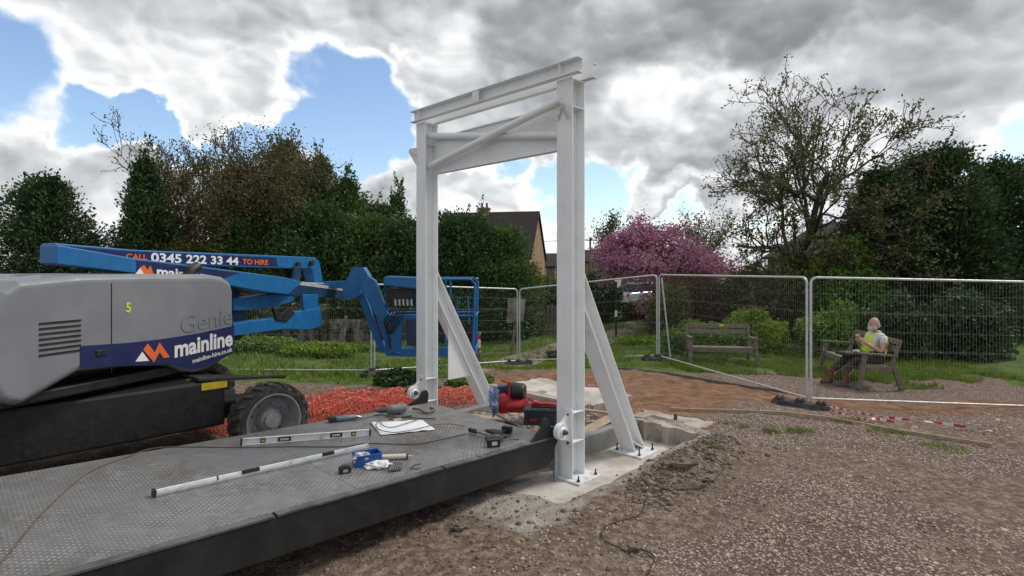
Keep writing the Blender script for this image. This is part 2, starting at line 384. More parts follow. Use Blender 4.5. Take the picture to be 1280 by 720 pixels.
def text_geo(txt, bold=0.0):            # flat outline of a word: vertices in 0..w, faces
    cu = bpy.data.curves.new('word', 'FONT'); cu.body = txt; cu.size = 1.0; cu.offset = bold; cu.resolution_u = 3
    ob = bpy.data.objects.new('word', cu); COL.objects.link(ob)
    dg = bpy.context.evaluated_depsgraph_get(); me = ob.evaluated_get(dg).to_mesh()
    V = [tuple(v.co) for v in me.vertices]; Fc = [tuple(p.vertices) for p in me.polygons]
    ob.evaluated_get(dg).to_mesh_clear(); bpy.data.objects.remove(ob); bpy.data.curves.remove(cu)
    x0 = min(v[0] for v in V); x1 = max(v[0] for v in V)
    return [((v[0] - x0) / (x1 - x0), v[1]) for v in V], Fc
def word(mb, txt, a, b, cap, up=(0, 0, 1), nrm=(0, -1, 0), thick=.002, bold=.02):    # word from a to b, capital height cap
    V, Fc = text_geo(txt, bold); a, b = Vector(a), Vector(b); up = Vector(up); nrm = Vector(nrm).normalized()
    n = len(V); P = [a + (b - a) * x + up * (y / .72 * cap) for x, y in V]
    mb.add(P + [p + nrm * thick for p in P], Fc + [tuple(i + n for i in f) for f in Fc])
    from collections import Counter
    ec = Counter()
    for f in Fc:
        for i in range(len(f)): ec[frozenset((f[i], f[(i + 1) % len(f)]))] += 1
    o = len(mb.v) - 2 * n
    for f in Fc:
        for i in range(len(f)):
            p, q = f[i], f[(i + 1) % len(f)]
            if ec[frozenset((p, q))] == 1: mb.f.append((o + p, o + q, o + n + q, o + n + p))
    return mb

# ------------------------------------------------------------------ the gantry's own frame: u along the beams, v away from the deck
g1 = Vector((-.712, .702, 0)).normalized(); g2 = Vector((.702, .712, 0)).normalized()
G0 = Vector((.592, 5.641, 0))
def g(u, v, z=0.0): return G0 + g1 * u + g2 * v + Vector((0, 0, z))
def uv_of(x, y):
    dx, dy = x - G0.x, y - G0.y
    return dx * g1.x + dy * g1.y, dx * g2.x + dy * g2.y
def ray(px, py): return Vector(((px - 640) / FPX, 1, -(py - HOR) / FPX))
def P(px, py, Y): return Vector((0, 0, CAM_H)) + ray(px, py) * Y
ZU = Vector((0, 0, 1))
# deck surface: height at distance along -v
DZ, DT = .44, .033
def deck_z(v): return DZ + DT * (-.25 - v)
def dk(px, py, lift=0.0):       # where a line of sight meets the deck
    r = ray(px, py); lo, hi = .5, 20
    for _ in range(50):
        m_ = (lo + hi) / 2; p = Vector((0, 0, CAM_H)) + r * m_
        if p.z > deck_z(uv_of(p.x, p.y)[1]): lo = m_
        else: hi = m_
    p.z += lift
    return p

# ------------------------------------------------------------------ ground
CP = np.array([(0, 0, .36), (2, 2, .34), (0, 2.5, .22), (1.1, 3.5, .12), (-2, 2, .1), (-4, 3, .0), (3, 4, .24), (4, 6, .22), (2.5, 5.2, .22), (6, 6, .26), (6, 4, .35),
    (4.65, 8.8, -.05), (5.9, 8.7, -.1), (1.5, 8.5, .12), (3, 7.6, .17), (0, 9, .05), (0, 11, -.15), (.17, 14.9, -.47), (3.45, 13.2, -.07), (-3, 12.4, -.27), (-6, 10, -.1),
    (-2.8, 6.3, 0), (-5, 6, 0), (-1.6, 8.4, 0), (6.5, 10.3, -.15), (7, 12, -.15), (4.8, 12.3, -.12), (10, 10, -.1), (10, 6, .2), (0, 25, -.5), (8, 25, -.1), (-10, 20, -.3), (20, 25, 0), (-25, 25, -.3),
    (0, 70, -.4), (60, 70, 0), (-60, 70, -.2), (-30, 0, 0), (30, 0, .2), (0, -20, .3), (.3, 4.9, .06), (-.5, 4.6, .04), (-1.0, 3.8, .03), (.7, 4.6, .08)])
def smooth01(x): x = np.clip(x, 0, 1); return x * x * (3 - 2 * x)
_noise_tabs = np.random.RandomState(5).rand(64, 64)
def vnoise(x, y):       # cheap tiling value noise
    xi, yi = np.floor(x).astype(int), np.floor(y).astype(int); fx, fy = x - xi, y - yi
    fx = fx * fx * (3 - 2 * fx); fy = fy * fy * (3 - 2 * fy); T = _noise_tabs
    a = T[yi % 64, xi % 64]; b = T[yi % 64, (xi + 1) % 64]; c = T[(yi + 1) % 64, xi % 64]; d = T[(yi + 1) % 64, (xi + 1) % 64]
    return (a * (1 - fx) + b * fx) * (1 - fy) + (c * (1 - fx) + d * fx) * fy - .5
def fbm(x, y, o=4):
    s = 0; a = 1.0
    for i in range(o): s = s + a * vnoise(x * 2 ** i + 13.7 * i, y * 2 ** i + 7.3 * i); a *= .5
    return s
def terrain(x, y):
    x = np.asarray(x, float); y = np.asarray(y, float)
    num = np.zeros_like(x); den = np.zeros_like(x)
    for cx, cy, cz in CP:
        w = 1.0 / ((x - cx) ** 2 + (y - cy) ** 2 + .25) ** 1.7
        num += w * cz; den += w
    z = num / den
    dx, dy = x - G0.x, y - G0.y
    u = dx * g1.x + dy * g1.y; v = dx * g2.x + dy * g2.y
    near = smooth01((16 - y) / 6)
    z = z + near * (.035 * fbm(x * 1.1, y * 1.1, 3) + .030 * fbm(x * 5, y * 5, 3))
    # rubble ridge beside the pit
    rid = np.exp(-(((u + .98) / .26) ** 2)) * smooth01((v + .1) / .5) * smooth01((1.75 - v) / .4)
    z = z + rid * (.10 + .08 * fbm(x * 7, y * 7, 3))
    # pit round the near leg and its stay
    wob = .09 * fbm(x * 3.5, y * 3.5, 3)
    pit = smooth01((u + .62 + wob) / .34) * smooth01((.23 - u) / .02) * smooth01((v + .95 + wob) / .5) * smooth01((1.62 - v) / .02)
    pit2 = smooth01((u - 2.15) / .02) * smooth01((2.75 - u) / .15) * smooth01((v + .9) / .4) * smooth01((1.62 - v) / .02)
    under = smooth01((u + .15) / .3) * smooth01((2.3 - u) / .3) * smooth01((.12 - v) / .02) * smooth01((v + 7) / .5)
    z = z * (1 - pit) + (-.03) * pit
    z = z * (1 - pit2) + (-.03) * pit2
    z = z * (1 - under) + ((.035 + .05 * fbm(x * 4, y * 4)) * smooth01((-.55 - v) / .4) - .03 * smooth01((v + .95) / .4)) * under
    # ground between the two legs
    mid = smooth01((u - .25) / .03) * smooth01((2.12 - u) / .03) * smooth01((v - .13) / .03) * smooth01((2.2 - v) / .5)
    z = z * (1 - mid) + (.15 + .07 * fbm(x * 4.5, y * 4.5, 4)) * mid
    bk = smooth01((v - 1.66) / .02) * smooth01((2.6 - v) / .5) * smooth01((.3 - u) / .1) * smooth01((u + .9) / .3)
    z = z * (1 - bk) + (.19 + .07 * fbm(x * 4, y * 4, 4)) * bk
    return z
def tz(x, y): return float(terrain(np.array([x]), np.array([y]))[0])
def gp(px, py, lift=0.0):       # where a line of sight meets the ground
    r = ray(px, py); ts = np.concatenate([np.arange(1.5, 30, .03), np.arange(30, 200, .5)])
    xs, ys, zs = r.x * ts, ts, CAM_H + r.z * ts
    h = terrain(xs, ys); k = np.where(zs < h)[0]
    i = k[0] if len(k) else len(ts) - 1
    return Vector((xs[i], ys[i], h[i] + lift))
def in_poly(x, y, poly):
    c = np.zeros(x.shape, bool); n = len(poly); j = n - 1
    for i in range(n):
        xi, yi = poly[i]; xj, yj = poly[j]
        c ^= ((yi > y) != (yj > y)) & (x < (xj - xi) * (y - yi) / (yj - yi + 1e-12) + xi); j = i
    return c
def axis(lo, hi, d0, d1, step, grow=1.12):
    a = list(np.arange(d0, d1, step)); s = step; x = d0
    while x > lo: s = min(s * grow, 8); x -= s; a.insert(0, x)
    s = step; x = a[-1]
    while x < hi: s = min(s * grow, 8); x += s; a.append(x)
    return np.array(a)
gx = axis(-160, 160, -4.5, 7.5, .042); gy = axis(-12, 320, 2.0, 11.0, .042, 1.06)
GX, GY = np.meshgrid(gx, gy); GZ = terrain(GX, GY)
nx, ny = len(gx), len(gy)
idx = np.arange(nx * ny).reshape(ny, nx)
Q = np.stack([idx[:-1, :-1], idx[:-1, 1:], idx[1:, 1:], idx[1:, :-1]], -1).reshape(-1, 4)
U_, V_ = uv_of(GX, GY)
wx = GX + .35 * fbm(GX * 1.3, GY * 1.3); wy = GY + .35 * fbm(GX * 1.3 + 9, GY * 1.3)
soil_poly = [(.2, 6.9), (1.7, 7.1), (2.2, 7.2), (4.1, 8.7), (6.5, 8.15), (9.5, 8.2), (9.5, 8.9), (4.8, 9.4), (3.0, 11.4), (1.4, 12.2), (-.6, 11.4), (-1.2, 9.2)]
soil = in_poly(wx, wy, soil_poly).astype(float)
path_poly = [(-12, 9.2), (-3, 9.6), (-.2, 12.6), (3.6, 11.6), (9, 9.2), (14, 9.0), (14, 7), (-12, 5)]
grass = (~in_poly(wx, wy, path_poly)).astype(float) * (GY > 7)
grass *= 1 - in_poly(wx, wy, [(-9, 8.2), (-2.2, 9.2), (-2.6, 11), (-9, 10.4)])
grass *= 1 - in_poly(wx, wy, [(4.6, 9.3), (9.5, 9.0), (9.5, 11.2), (6.6, 11.4), (4.5, 12.0), (3.6, 11.6)])
dirt = np.clip(.5 + 2.6 * fbm(GX * .7 + 4 + GY * .25, GY * 1.1, 4), 0, 1) * .72
nearpit = np.exp(-(((U_ + .9) / .45) ** 2)) * (V_ < 1.8) * (V_ > -3)
dirt = np.clip(dirt + nearpit * .8 + (U_ > -.9) * (V_ < .3) * .9 + (GX < -1.0) * (GY > 4) * .6, 0, 1)
dust = np.exp(-np.clip(np.maximum(np.maximum(-.55 - U_, U_ - .3), np.maximum(-1.25 - V_, V_ - 1.7)), 0, 9) / .20) * (V_ > -2.2)
def blur(a, k=2):
    for _ in range(k):
        a = (a + np.roll(a, 1, 0) + np.roll(a, -1, 0) + np.roll(a, 1, 1) + np.roll(a, -1, 1)) / 5
    return a
ground = None
m = bpy.data.materials.new('ground'); m.use_nodes = True; t = m.node_tree; b = t.nodes['Principled BSDF']; b.inputs['Roughness'].default_value = .95; b.inputs['Specular IOR Level'].default_value = .2
MATS['ground'] = m
co = N(t, 'ShaderNodeTexCoord').outputs['Object']
at = N(t, 'ShaderNodeAttribute', attribute_name='soils'); sx = N(t, 'ShaderNodeSeparateColor'); t.links.new(at.outputs['Color'], sx.inputs[0])
vo = N(t, 'ShaderNodeTexVoronoi'); t.links.new(co, vo.inputs['Vector']); vo.inputs['Scale'].default_value = 42
vo2 = N(t, 'ShaderNodeTexVoronoi'); t.links.new(co, vo2.inputs['Vector']); vo2.inputs['Scale'].default_value = 90
vs_ = N(t, 'ShaderNodeSeparateColor'); t.links.new(vo.outputs['Color'], vs_.inputs[0])
grav = ramp(t, vs_.outputs[0], [(0, (.15, .105, .08)), (.35, (.29, .21, .165)), (.7, (.41, .31, .25)), (1, (.55, .45, .38))])
grav = mixc(t, mrange(t, vo.outputs['Distance'], .25, .6), grav, (.12, .088, .075))
dcol = ramp(t, noi(t, co, 14, 8, .7), [(.3, (.07, .049, .036)), (.48, (.155, .113, .083)), (.68, (.33, .265, .21))])
dm = mth(t, 'ADD', sx.outputs[1], mth(t, 'MULTIPLY', mth(t, 'SUBTRACT', noi(t, co, 3.5, 8, .7), .5), 1.2))
c = mixc(t, mrange(t, dm, .35, .75), grav, dcol)
scol = ramp(t, noi(t, co, 5, 8, .72), [(.32, (.11, .060, .036)), (.5, (.22, .122, .074)), (.68, (.33, .205, .135))])
c = mixc(t, sx.outputs[0], c, scol)
gcol = ramp(t, noi(t, co, 2.0, 8, .7), [(.3, (.045, .065, .016)), (.5, (.08, .13, .028)), (.65, (.12, .17, .04)), (.8, (.17, .14, .07))])
c = mixc(t, mrange(t, mth(t, 'ADD', sx.outputs[2], mth(t, 'MULTIPLY', mth(t, 'SUBTRACT', noi(t, co, 5, 6, .7), .5), .8)), .35, .65), c, gcol)
dcon = mixc(t, mrange(t, noi(t, co, 7, 8, .7), .35, .7), (.40, .36, .325), (.22, .185, .16))
c = mixc(t, mrange(t, mth(t, 'ADD', at.outputs['Alpha'], mth(t, 'MULTIPLY', mth(t, 'SUBTRACT', noi(t, co, 6, 8, .7), .5), 1.0)), .45, .8), c, dcon)
t.links.new(c, b.inputs['Base Color'])
bn = N(t, 'ShaderNodeBump'); bn.inputs['Strength'].default_value = 1.0; bn.inputs['Distance'].default_value = .02
hh = mth(t, 'ADD', mth(t, 'MULTIPLY', mth(t, 'SUBTRACT', 1.0, vo.outputs['Distance']), .5), mth(t, 'ADD', mth(t, 'MULTIPLY', noi(t, co, 22, 8, .7), .9), mth(t, 'MULTIPLY', vo2.outputs['Distance'], -.2)))
t.links.new(hh, bn.inputs['Height']); t.links.new(bn.outputs[0], b.inputs['Normal'])
ground = np_mesh('ground', np.stack([GX, GY, GZ], -1).reshape(-1, 3), Q, 'ground')
ground.data.polygons.foreach_set('use_smooth', [True] * len(ground.data.polygons))
ca = ground.data.color_attributes.new('soils', 'FLOAT_COLOR', 'POINT')
ca.data.foreach_set('color', np.stack([blur(soil), blur(dirt), blur(grass, 3), blur(dust, 1)], -1).reshape(-1).astype(np.float32))
tag(ground, kind='structure')
def drape(name, poly_l, poly_r, material, lift=.012):   # strip of path between two rows of points
    V = []; Fq = []
    n = 40
    L = [Vector(p) for p in poly_l]; Rr = [Vector(p) for p in poly_r]
    def samp(A, f):
        k = f * (len(A) - 1); i = min(int(k), len(A) - 2); return A[i].lerp(A[i + 1], k - i)
    for i in range(n + 1):
        a, c_ = samp(L, i / n), samp(Rr, i / n)
        for j in range(7):
            q = a.lerp(c_, j / 6); V.append((q.x, q.y, tz(q.x, q.y) + lift))
    for i in range(n):
        for j in range(6): Fq.append((i * 7 + j, i * 7 + j + 1, (i + 1) * 7 + j + 1, (i + 1) * 7 + j))
    mb = MB(); mb.add(V, Fq); return tag(mb.build(name, material, smooth=True), kind='structure')
mat('path_mat', (.25, .19, .165), (.18, .14, .12), 3, .9, .3, 60)
drape('footpath', [gp(560, 462), gp(630, 447), gp(690, 430), gp(735, 424)], [gp(600, 470), gp(680, 452), gp(730, 438), gp(760, 426)], 'path_mat')
drape('footpath', [gp(735, 424), gp(765, 412), gp(795, 396), gp(812, 378)], [gp(760, 432), gp(795, 418), gp(822, 398), gp(832, 378)], 'path_mat')
# ------------------------------------------------------------------ concrete round the gantry
def uvbox(mb, u0, u1, v0, v1, z0, z1):
    return mb.prism([g(u0, v0, z0), g(u1, v0, z0), g(u1, v1, z0), g(u0, v1, z0)], (0, 0, z1 - z0))
def jag(mb, u0, u1, v0, v1, z0, z1, seed, amp=.03, n=14):   # block with a broken outline
    r_ = random.Random(seed); pts = []
    for (a, b_) in (((u0, v0), (u1, v0)), ((u1, v0), (u1, v1)), ((u1, v1), (u0, v1)), ((u0, v1), (u0, v0))):
        for i in range(n):
            f = i / n; pts.append((a[0] + (b_[0] - a[0]) * f + r_.uniform(-amp, amp), a[1] + (b_[1] - a[1]) * f + r_.uniform(-amp, amp)))
    return mb.prism([g(p[0], p[1], z0) for p in pts], (0, 0, z1 - z0))
mb = MB(); jag(mb, -.80, .24, -.80, 1.60, -.12, 0, 3, .06)
tag(mb.build('foundation_slab', 'slab', bevel=.01), 'dusty pale concrete slab under the near leg of the white frame', 'concrete slab')
mb = MB(); jag(mb, 2.12, 2.85, -.95, 1.60, -.12, 0, 9, .03)
tag(mb.build('foundation_slab', 'slab', bevel=.01), 'concrete slab under the far leg of the white frame', 'concrete slab')
mb = MB(); uvbox(mb, .215, .34, .12, 1.62, -.1, .225)
tag(mb.build('concrete_kerb', 'concrete_side', bevel=.012), 'straight grey concrete upstand between the two legs, behind the near column', 'concrete kerb')
mb = MB(); jag(mb, -.50, .42, 1.60, 2.15, -.1, .205, 4, .05)
tag(mb.build('concrete_block', 'concrete', bevel=.012), 'broken pale concrete slab edge behind the near sloping stay', 'concrete block')
mb = MB(); uvbox(mb, 2.05, 2.16, .12, 2.0, -.1, .22)
tag(mb.build('concrete_kerb', 'concrete_side', bevel=.012), 'grey concrete upstand beside the far leg', 'concrete kerb')
mb = MB(); jag(mb, 1.0, 2.9, 1.55, 1.68, -.1, .26, 5, .012)
tag(mb.build('concrete_kerb', 'concrete', bevel=.01), 'long concrete kerb running behind the red blower', 'concrete kerb')
mb = MB(); jag(mb, 1.05, 2.9, 1.75, 2.75, -.1, .20, 8, .05)
tag(mb.build('concrete_slab', 'slab', bevel=.01), 'pale beige concrete slab behind the red blower', 'concrete slab')

# ------------------------------------------------------------------ white steel portal frame
CT = 3.98; FU = 2.388
gan = thing('portal_frame', 'tall white painted steel portal frame with sloping stays and crossed tubes', 'steel frame', tuple(g(FU / 2, 0)))
def column(u0):
    c = MB()
    c.box(g(u0, -.0935, CT / 2 + .008), (.20, .013, CT - .024), (g1, g2, ZU))
    c.box(g(u0, .0935, CT / 2 + .008), (.20, .013, CT - .024), (g1, g2, ZU))
    c.box(g(u0, 0, CT / 2 + .008), (.010, .174, CT - .026), (g1, g2, ZU))
    o = c.build('column', 'white_paint', gan, bevel=.002)
    for z in (.37, .66, 3.69, CT - .02):
        for s in (-1, 1):
            w = MB(); w.box(g(u0 + s * .0525, 0, z), (.093, .174, .010), (g1, g2, ZU)); w.build('stiffener', 'white_paint', o, bevel=.001)
    return o
for u0 in (0, FU):
    column(u0)
    d = -1 if u0 == 0 else 1
    pb = MB(); pb.box(g(u0 - .05, .02, .010), (.37, .37, .020), (g1, g2, ZU)); bp = pb.build('base_plate', 'white_scuffed', gan, bevel=.002)
    for (a, c_) in ((-.19, -.12), (-.19, .16), (.10, -.12), (.10, .16)):
        bb = MB(); q = g(u0 + a, c_, 0); bb.cyl(q + ZU * .02, q + ZU * .038, .016, 6); bb.cyl(q + ZU * .02, q + ZU * .075, .008, 10); bb.build('anchor_bolt', 'dark_steel', bp)
    # sloping stay, same H section
    br = MB(); A0, A1 = (.103, 1.68 - .0), (1.055, .0)
    sl = Vector((0, 0, 0)); dv = (A1[0] - A0[0]); dz = (0.02 - A0[1])
    def pl(v0, z0, v1, z1, thv, w):      # flange following the slope, cut vertical at the column and level at the plate
        return [g(u0 - w / 2, v0, z0), g(u0 - w / 2, v1, z1), g(u0 - w / 2, v1 + thv, z1), g(u0 - w / 2, v0, z0 + thv * 1.78)]
    br.prism(pl(.103, 1.675, 1.035, .02, .016, .20), g1 * .20)
    br.prism(pl(.103, 2.010, 1.221, .02, .016, .20), g1 * .20)
    br.prism([g(u0 - .005, .103, 1.703), g(u0 - .005, 1.051, .02), g(u0 - .005, 1.221, .02), g(u0 - .005, .103, 2.010)], g1 * .010)
    bo = br.build('stay', 'white_paint', gan, bevel=.0015)
    for s in (-1, 1):
        st = MB(); x0 = .006 if s > 0 else -.100
        st.prism([g(u0 + x0, .985, .150), g(u0 + x0, 1.205, .022), g(u0 + x0, 1.205, .034), g(u0 + x0, .985, .162)], g1 * .094); st.build('stiffener', 'white_paint', bo, bevel=.001)
    pb = MB(); pb.box(g(u0 - .06, 1.095, .010), (.40, .385, .020), (g1, g2, ZU)); bp = pb.build('base_plate', 'white_scuffed', gan, bevel=.002)
    for (a, c_) in ((-.20, .955), (-.20, 1.23), (.09, .955), (.09, 1.24)):
        bb = MB(); q = g(u0 + a, c_, 0); bb.cyl(q + ZU * .02, q + ZU * .038, .016, 6); bb.cyl(q + ZU * .02, q + ZU * .095, .008, 10); bb.build('anchor_bolt', 'dark_steel', bp)
mb = MB(); u0 = FU - .07; mb.prism([g(u0, .30, 1.34), g(u0, .30, .595), g(u0, .74, .595), g(u0, .74, .62)], g1 * .012); mb.build('hanging_plate', 'white_paint', gan, bevel=.001)
# twin channels on top, back to back
UA, UB, CH = -.225, 2.53, .148
for nm, vw, dd in (('top_channel', -.10, -1), ('top_channel', .07, 1)):
    c = MB(); L = UB - UA; um = (UA + UB) / 2
    c.box(g(um, vw, CT + CH / 2), (L, .007, CH - .0202), (g1, g2, ZU))
    for z in (CT + .006, CT + CH - .006): c.box(g(um, vw + dd * .034, z), (L, .075, .010), (g1, g2, ZU))
    co_ = c.build(nm, 'white_paint', gan, bevel=.0015)
    for us in (0.02, FU - .02): w = MB(); w.box(g(us, vw + dd * .036, CT + CH / 2), (.008, .062, CH - .026), (g1, g2, ZU)); w.build('stiffener', 'white_paint', co_)
    if dd < 0:
        w = MB(); w.box(g(1.25, vw - .068, CT + CH / 2 - .004), (.11, .008, CH - .030), (g1, g2, ZU)); w.cyl(g(1.25, vw - .071, CT + .075), g(1.25, vw - .078, CT + .075), .008, 8); w.build('fixing_tab', 'white_paint', co_)
# deep girder between the columns
c = MB(); L = FU - .20; um = FU / 2
c.box(g(um, .055, 3.54), (L - .002, .009, .440), (g1, g2, ZU))
for z in (3.313, 3.767): c.box(g(um, .055, z), (L - .002, .075, .012), (g1, g2, ZU))
c.build('girder', 'white_paint', gan, bevel=.0015)
for nm, a, b_, vv in (('brace_tube', (.07, 3.44), (FU - .06, 3.80), -.015), ('brace_tube', (.02, 3.76), (FU - .06, 3.40), -.125)):
    c = MB(); c.cyl(g(a[0], vv, a[1]), g(b_[0], vv + (.10 if vv < -.1 else 0), b_[1]), .040, 20); c.build(nm, 'white_paint', gan, smooth=True)
c = MB()    # lug plates bolted on the faces of the columns
for (u0, z0, s) in ((.075, 3.70, 1), (FU + .105, 3.60, -1)):
    pass
c = MB(); c.prism([g(.135, -.106, 3.62), g(.075, -.106, 3.56), g(.01, -.106, 3.72), g(.07, -.106, 3.80)], g2 * -.012); c.build('gusset_plate', 'white_scuffed', gan, bevel=.001)
c = MB(); c.prism([g(.03, -.118, 3.76), g(-.02, -.20, 3.73), g(-.05, -.20, 3.70), g(-.075, -.118, 3.56), g(-.055, -.118, 3.56)], g1 * .012); c.cyl(g(-.03, -.165, 3.71), g(-.045, -.165, 3.71), .010, 8); c.build('lug_plate', 'white_scuffed', gan, bevel=.001)
c = MB(); c.prism([g(FU + .10, -.100, 3.66), g(FU + .155, -.160, 3.645), g(FU + .165, -.165, 3.60), g(FU + .09, -.11, 3.44), g(FU + .065, -.10, 3.44)], g2 * -.012); c.build('lug_plate', 'white_scuffed', gan, bevel=.001)
# flanged bearings that carry the bridge's pivot
PZ, PV = .505, -.232
for ub in (-.055, FU - .02):
    c = MB(); c.box(g(ub + .0, -.108, PZ + .02), (.11, .014, .34), (g1, g2, ZU)); be = c.build('bearing_plate', 'white_paint', gan, bevel=.002)
    c = MB(); c.lathe([(.028, -.05), (.036, -.05), (.05, -.034), (.078, -.034), (.080, -.028), (.080, .022), (.03, .022)], g(ub, PV, PZ), g1, 28)
    c.prism([g(ub - .022, PV, PZ + .070), g(ub - .022, -.114, PZ + .15), g(ub - .022, -.114, PZ - .12), g(ub - .022, PV, PZ - .070)], g1 * .045)
    hs = c.build('bearing_housing', 'white_paint', be, bevel=.002, smooth=True)
    for dz_ in (.145, -.135):
        k = MB(); k.cyl(g(ub - .01, -.116, PZ + dz_), g(ub - .01, -.136, PZ + dz_), .013, 6); k.build('bolt', 'steel', be)
    c = MB(); c.lathe([(0, -.085), (.018, -.085), (.022, -.078), (.022, .15), (0, .15)], g(ub, PV, PZ), g1, 16); c.build('pivot_pin', 'pin_steel', be, smooth=True)

# ------------------------------------------------------------------ bridge deck
VE = -8.2; ang = math.atan2(-g2.y, -g2.x)
dek = thing('bridge_deck', 'long steel bridge deck of worn chequer plate on dark side beams', 'bridge deck', tuple(g(1.0, -.25, 0)), math.atan2(g1.y, g1.x))
dz0, dz1 = deck_z(-.25), deck_z(VE)
def dkp(u, v, dz=0.0): return g(u, v, deck_z(v) + dz)
# plates, with thin joints
vj = [-.25, -2.35, -4.45, -6.4, VE]
for i in range(4):
    c = MB(); a, b_ = vj[i] - (.002 if i else 0), vj[i + 1] + .002
    c.prism([dkp(.075, a, -.010), dkp(2.0, a, -.010), dkp(2.0, b_, -.010), dkp(.075, b_, -.010)], (0, 0, .010)); c.build('deck_plate', 'chequer', dek)
for uu in (.010, 1.955):
    c = MB(); c.prism([dkp(uu, -.33, -.265), dkp(uu, VE, -.265), dkp(uu, VE, -.012), dkp(uu, -.25, -.012), dkp(uu, -.25, -.20)], g1 * .045); c.build('side_beam', 'beam_black', dek, bevel=.003)
c = MB(); a = -.27
while a > VE + .1:
    b_ = max(VE, a - 1.35)
    c.prism([dkp(.002, a, -.011), dkp(.070, a, -.011), dkp(.070, b_ + .02, -.011), dkp(.002, b_ + .02, -.011)], (0, 0, .016)); a = b_
c.build('edge_strip', 'edge_steel', dek, bevel=.002)
for vv in (-1.1, -2.3, -3.5, -4.7, -5.9, -7.1): c = MB(); c.prism([dkp(.056, vv, -.20), dkp(1.954, vv, -.20), dkp(1.954, vv + .08, -.20), dkp(.056, vv + .08, -.20)], (0, 0, .188)); c.build('cross_beam', 'dark_steel', dek)
c = MB(); c.prism([dkp(.056, -.30, -.19), dkp(1.954, -.30, -.19), dkp(1.954, -.26, -.19), dkp(.056, -.26, -.19)], (0, 0, .178)); c.build('cross_beam', 'dark_steel', dek)
for uu in (.012, 2.14):
    c = MB(); pts = [(-.60, -.008), (-.43, .125), (-.395, .195), (-.36, .21), (-.33, .19), (-.295, .11), (-.20, .08), (-.185, -.05), (-.30, -.205), (-.60, -.215)] if uu < 1 else [(-.45, -.005), (-.30, .05), (-.25, .115), (-.19, .12), (-.16, .07), (-.17, -.02), (-.26, -.20), (-.45, -.20)]
    c.prism([g(uu, p[0], deck_z(-.3) + p[1]) for p in pts], g1 * .025); c.build('pivot_lug', 'beam_black', dek, bevel=.003)
c = MB(); c.cyl(g(1.9, -.30, .36), g(2.16, -.30, .36), .045, 12); c.build('stub_axle', 'dark_steel', dek, smooth=True)
c = MB(); c.beam(g(.04, -.19, .0), g(.04, -.19, .36), .05, .03, g1); c.beam(g(.04, -.19, .0), g(.04, -.19, .012), .10, .10, g1)
tag(c.build('prop_post', 'galv', bevel=.002), 'thin steel prop standing on the slab under the near bearing', 'prop')

# ------------------------------------------------------------------ things lying on the deck
def frame_on(pa, pb, w=None):
    a, b_ = dk(*pa), dk(*pb); d = (b_ - a).normalized(); x = ZU.cross(d).normalized(); return a, b_, d, x, d.cross(x) * -1
def level(pa, pb, h, w, label, vials, name='spirit_level', dark=False):
    a, b_, d, x, _ = frame_on(pa, pb); n = x.cross(d) * -1; n = Vector((0, 0, 1))
    o = thing(name, label, 'spirit level', tuple((a + b_) / 2), math.atan2(d.y, d.x))
    L = (b_ - a).length
    c = MB()
    c.beam(a + n * (h * .5), b_ + n * (h * .5), w * .35, h)
    c.beam(a + n * (h - .004), b_ + n * (h - .004), w, .006); c.beam(a + n * .004, b_ + n * .004, w, .006)
    c.build('body', 'white_scuffed', o, bevel=.001)
    for e in (0, 1):
        q = a if e == 0 else b_; s = d * (.012 if e == 0 else -.012)
        c = MB(); c.beam(q - s * .3, q + s + ZU * 0, w + .004, h + .004); 
        c2 = MB(); c2.add([Vector(v) + n * (h / 2) for v in c.v], c.f); c2.build('end_cap', 'black', o)
    for f, ww, mt in vials:
        q = a.lerp(b_, f); c = MB(); c.beam(q - d * ww / 2 + n * h / 2, q + d * ww / 2 + n * h / 2, w * .55, h * .62); vw_ = c.build('vial_window', 'black' if mt else 'dark_steel', o)
        c = MB(); c.beam(q - d * ww * .33 + n * h / 2, q + d * ww * .33 + n * h / 2, w * .62, h * .30); c.build('vial', 'vial' if mt == 2 else 'galv_white', vw_)
    return o
level((301, 557), (463, 544.5), .062, .026, 'long pale spirit level with black vial windows on the far side of the deck', [(.16, .045, 2), (.32, .11, 1), (.72, .11, 1), (.86, .045, 2)])
# long straight edge with white and black bands
a, b_, d, x, _ = frame_on((193, 621), (461, 560.5))
o = thing('straight_edge', 'very long thin banded straight edge lying diagonally across the deck', 'straight edge', tuple((a + b_) / 2), math.atan2(d.y, d.x))
c = MB(); c.beam(a + ZU * .010, b_ + ZU * .010, .042, .018); c.build('rail', 'galv', o, bevel=.002)
c = MB(); c.beam(a + ZU * .030 + x * .012, b_ + ZU * .030 + x * .012, .018, .022); c.build('web', 'white_scuffed', o, bevel=.002)
for f0, f1 in ((.345, .425), (.735, .80), (.24, .246)):
    c = MB(); c.beam(a.lerp(b_, f0) + ZU * .031 + x * .012, a.lerp(b_, f1) + ZU * .031 + x * .012, .0205, .0235); c.build('black_band', 'black', o)
c = MB(); c.beam(a + ZU * .027 - d * .012, a + ZU * .027 + d * .006, .055, .045); c.build('end_cap', 'black', o)
# paper
a = [dk(463, 529), dk(527, 526), dk(544, 538), dk(476, 545)]
V = []; Fq = []
for i in range(17):
    for j in range(11):
        q = a[0].lerp(a[1], i / 16).lerp(a[3].lerp(a[2], i / 16), j / 10); q.z += .004 + .010 * (mnoise.noise(Vector((i * .45, j * .4, 3))) + .6); V.append(q)
for i in range(16):
    for j in range(10): Fq.append((i * 11 + j, (i + 1) * 11 + j, (i + 1) * 11 + j + 1, i * 11 + j + 1))
c = MB(); c.add(V, Fq); pp = c.build('paper_drawing', 'paper', smooth=True); pp.modifiers.new('t', 'SOLIDIFY').thickness = .001
tag(pp, 'large white sheet of paper lying slightly rumpled on the deck', 'drawing sheet')
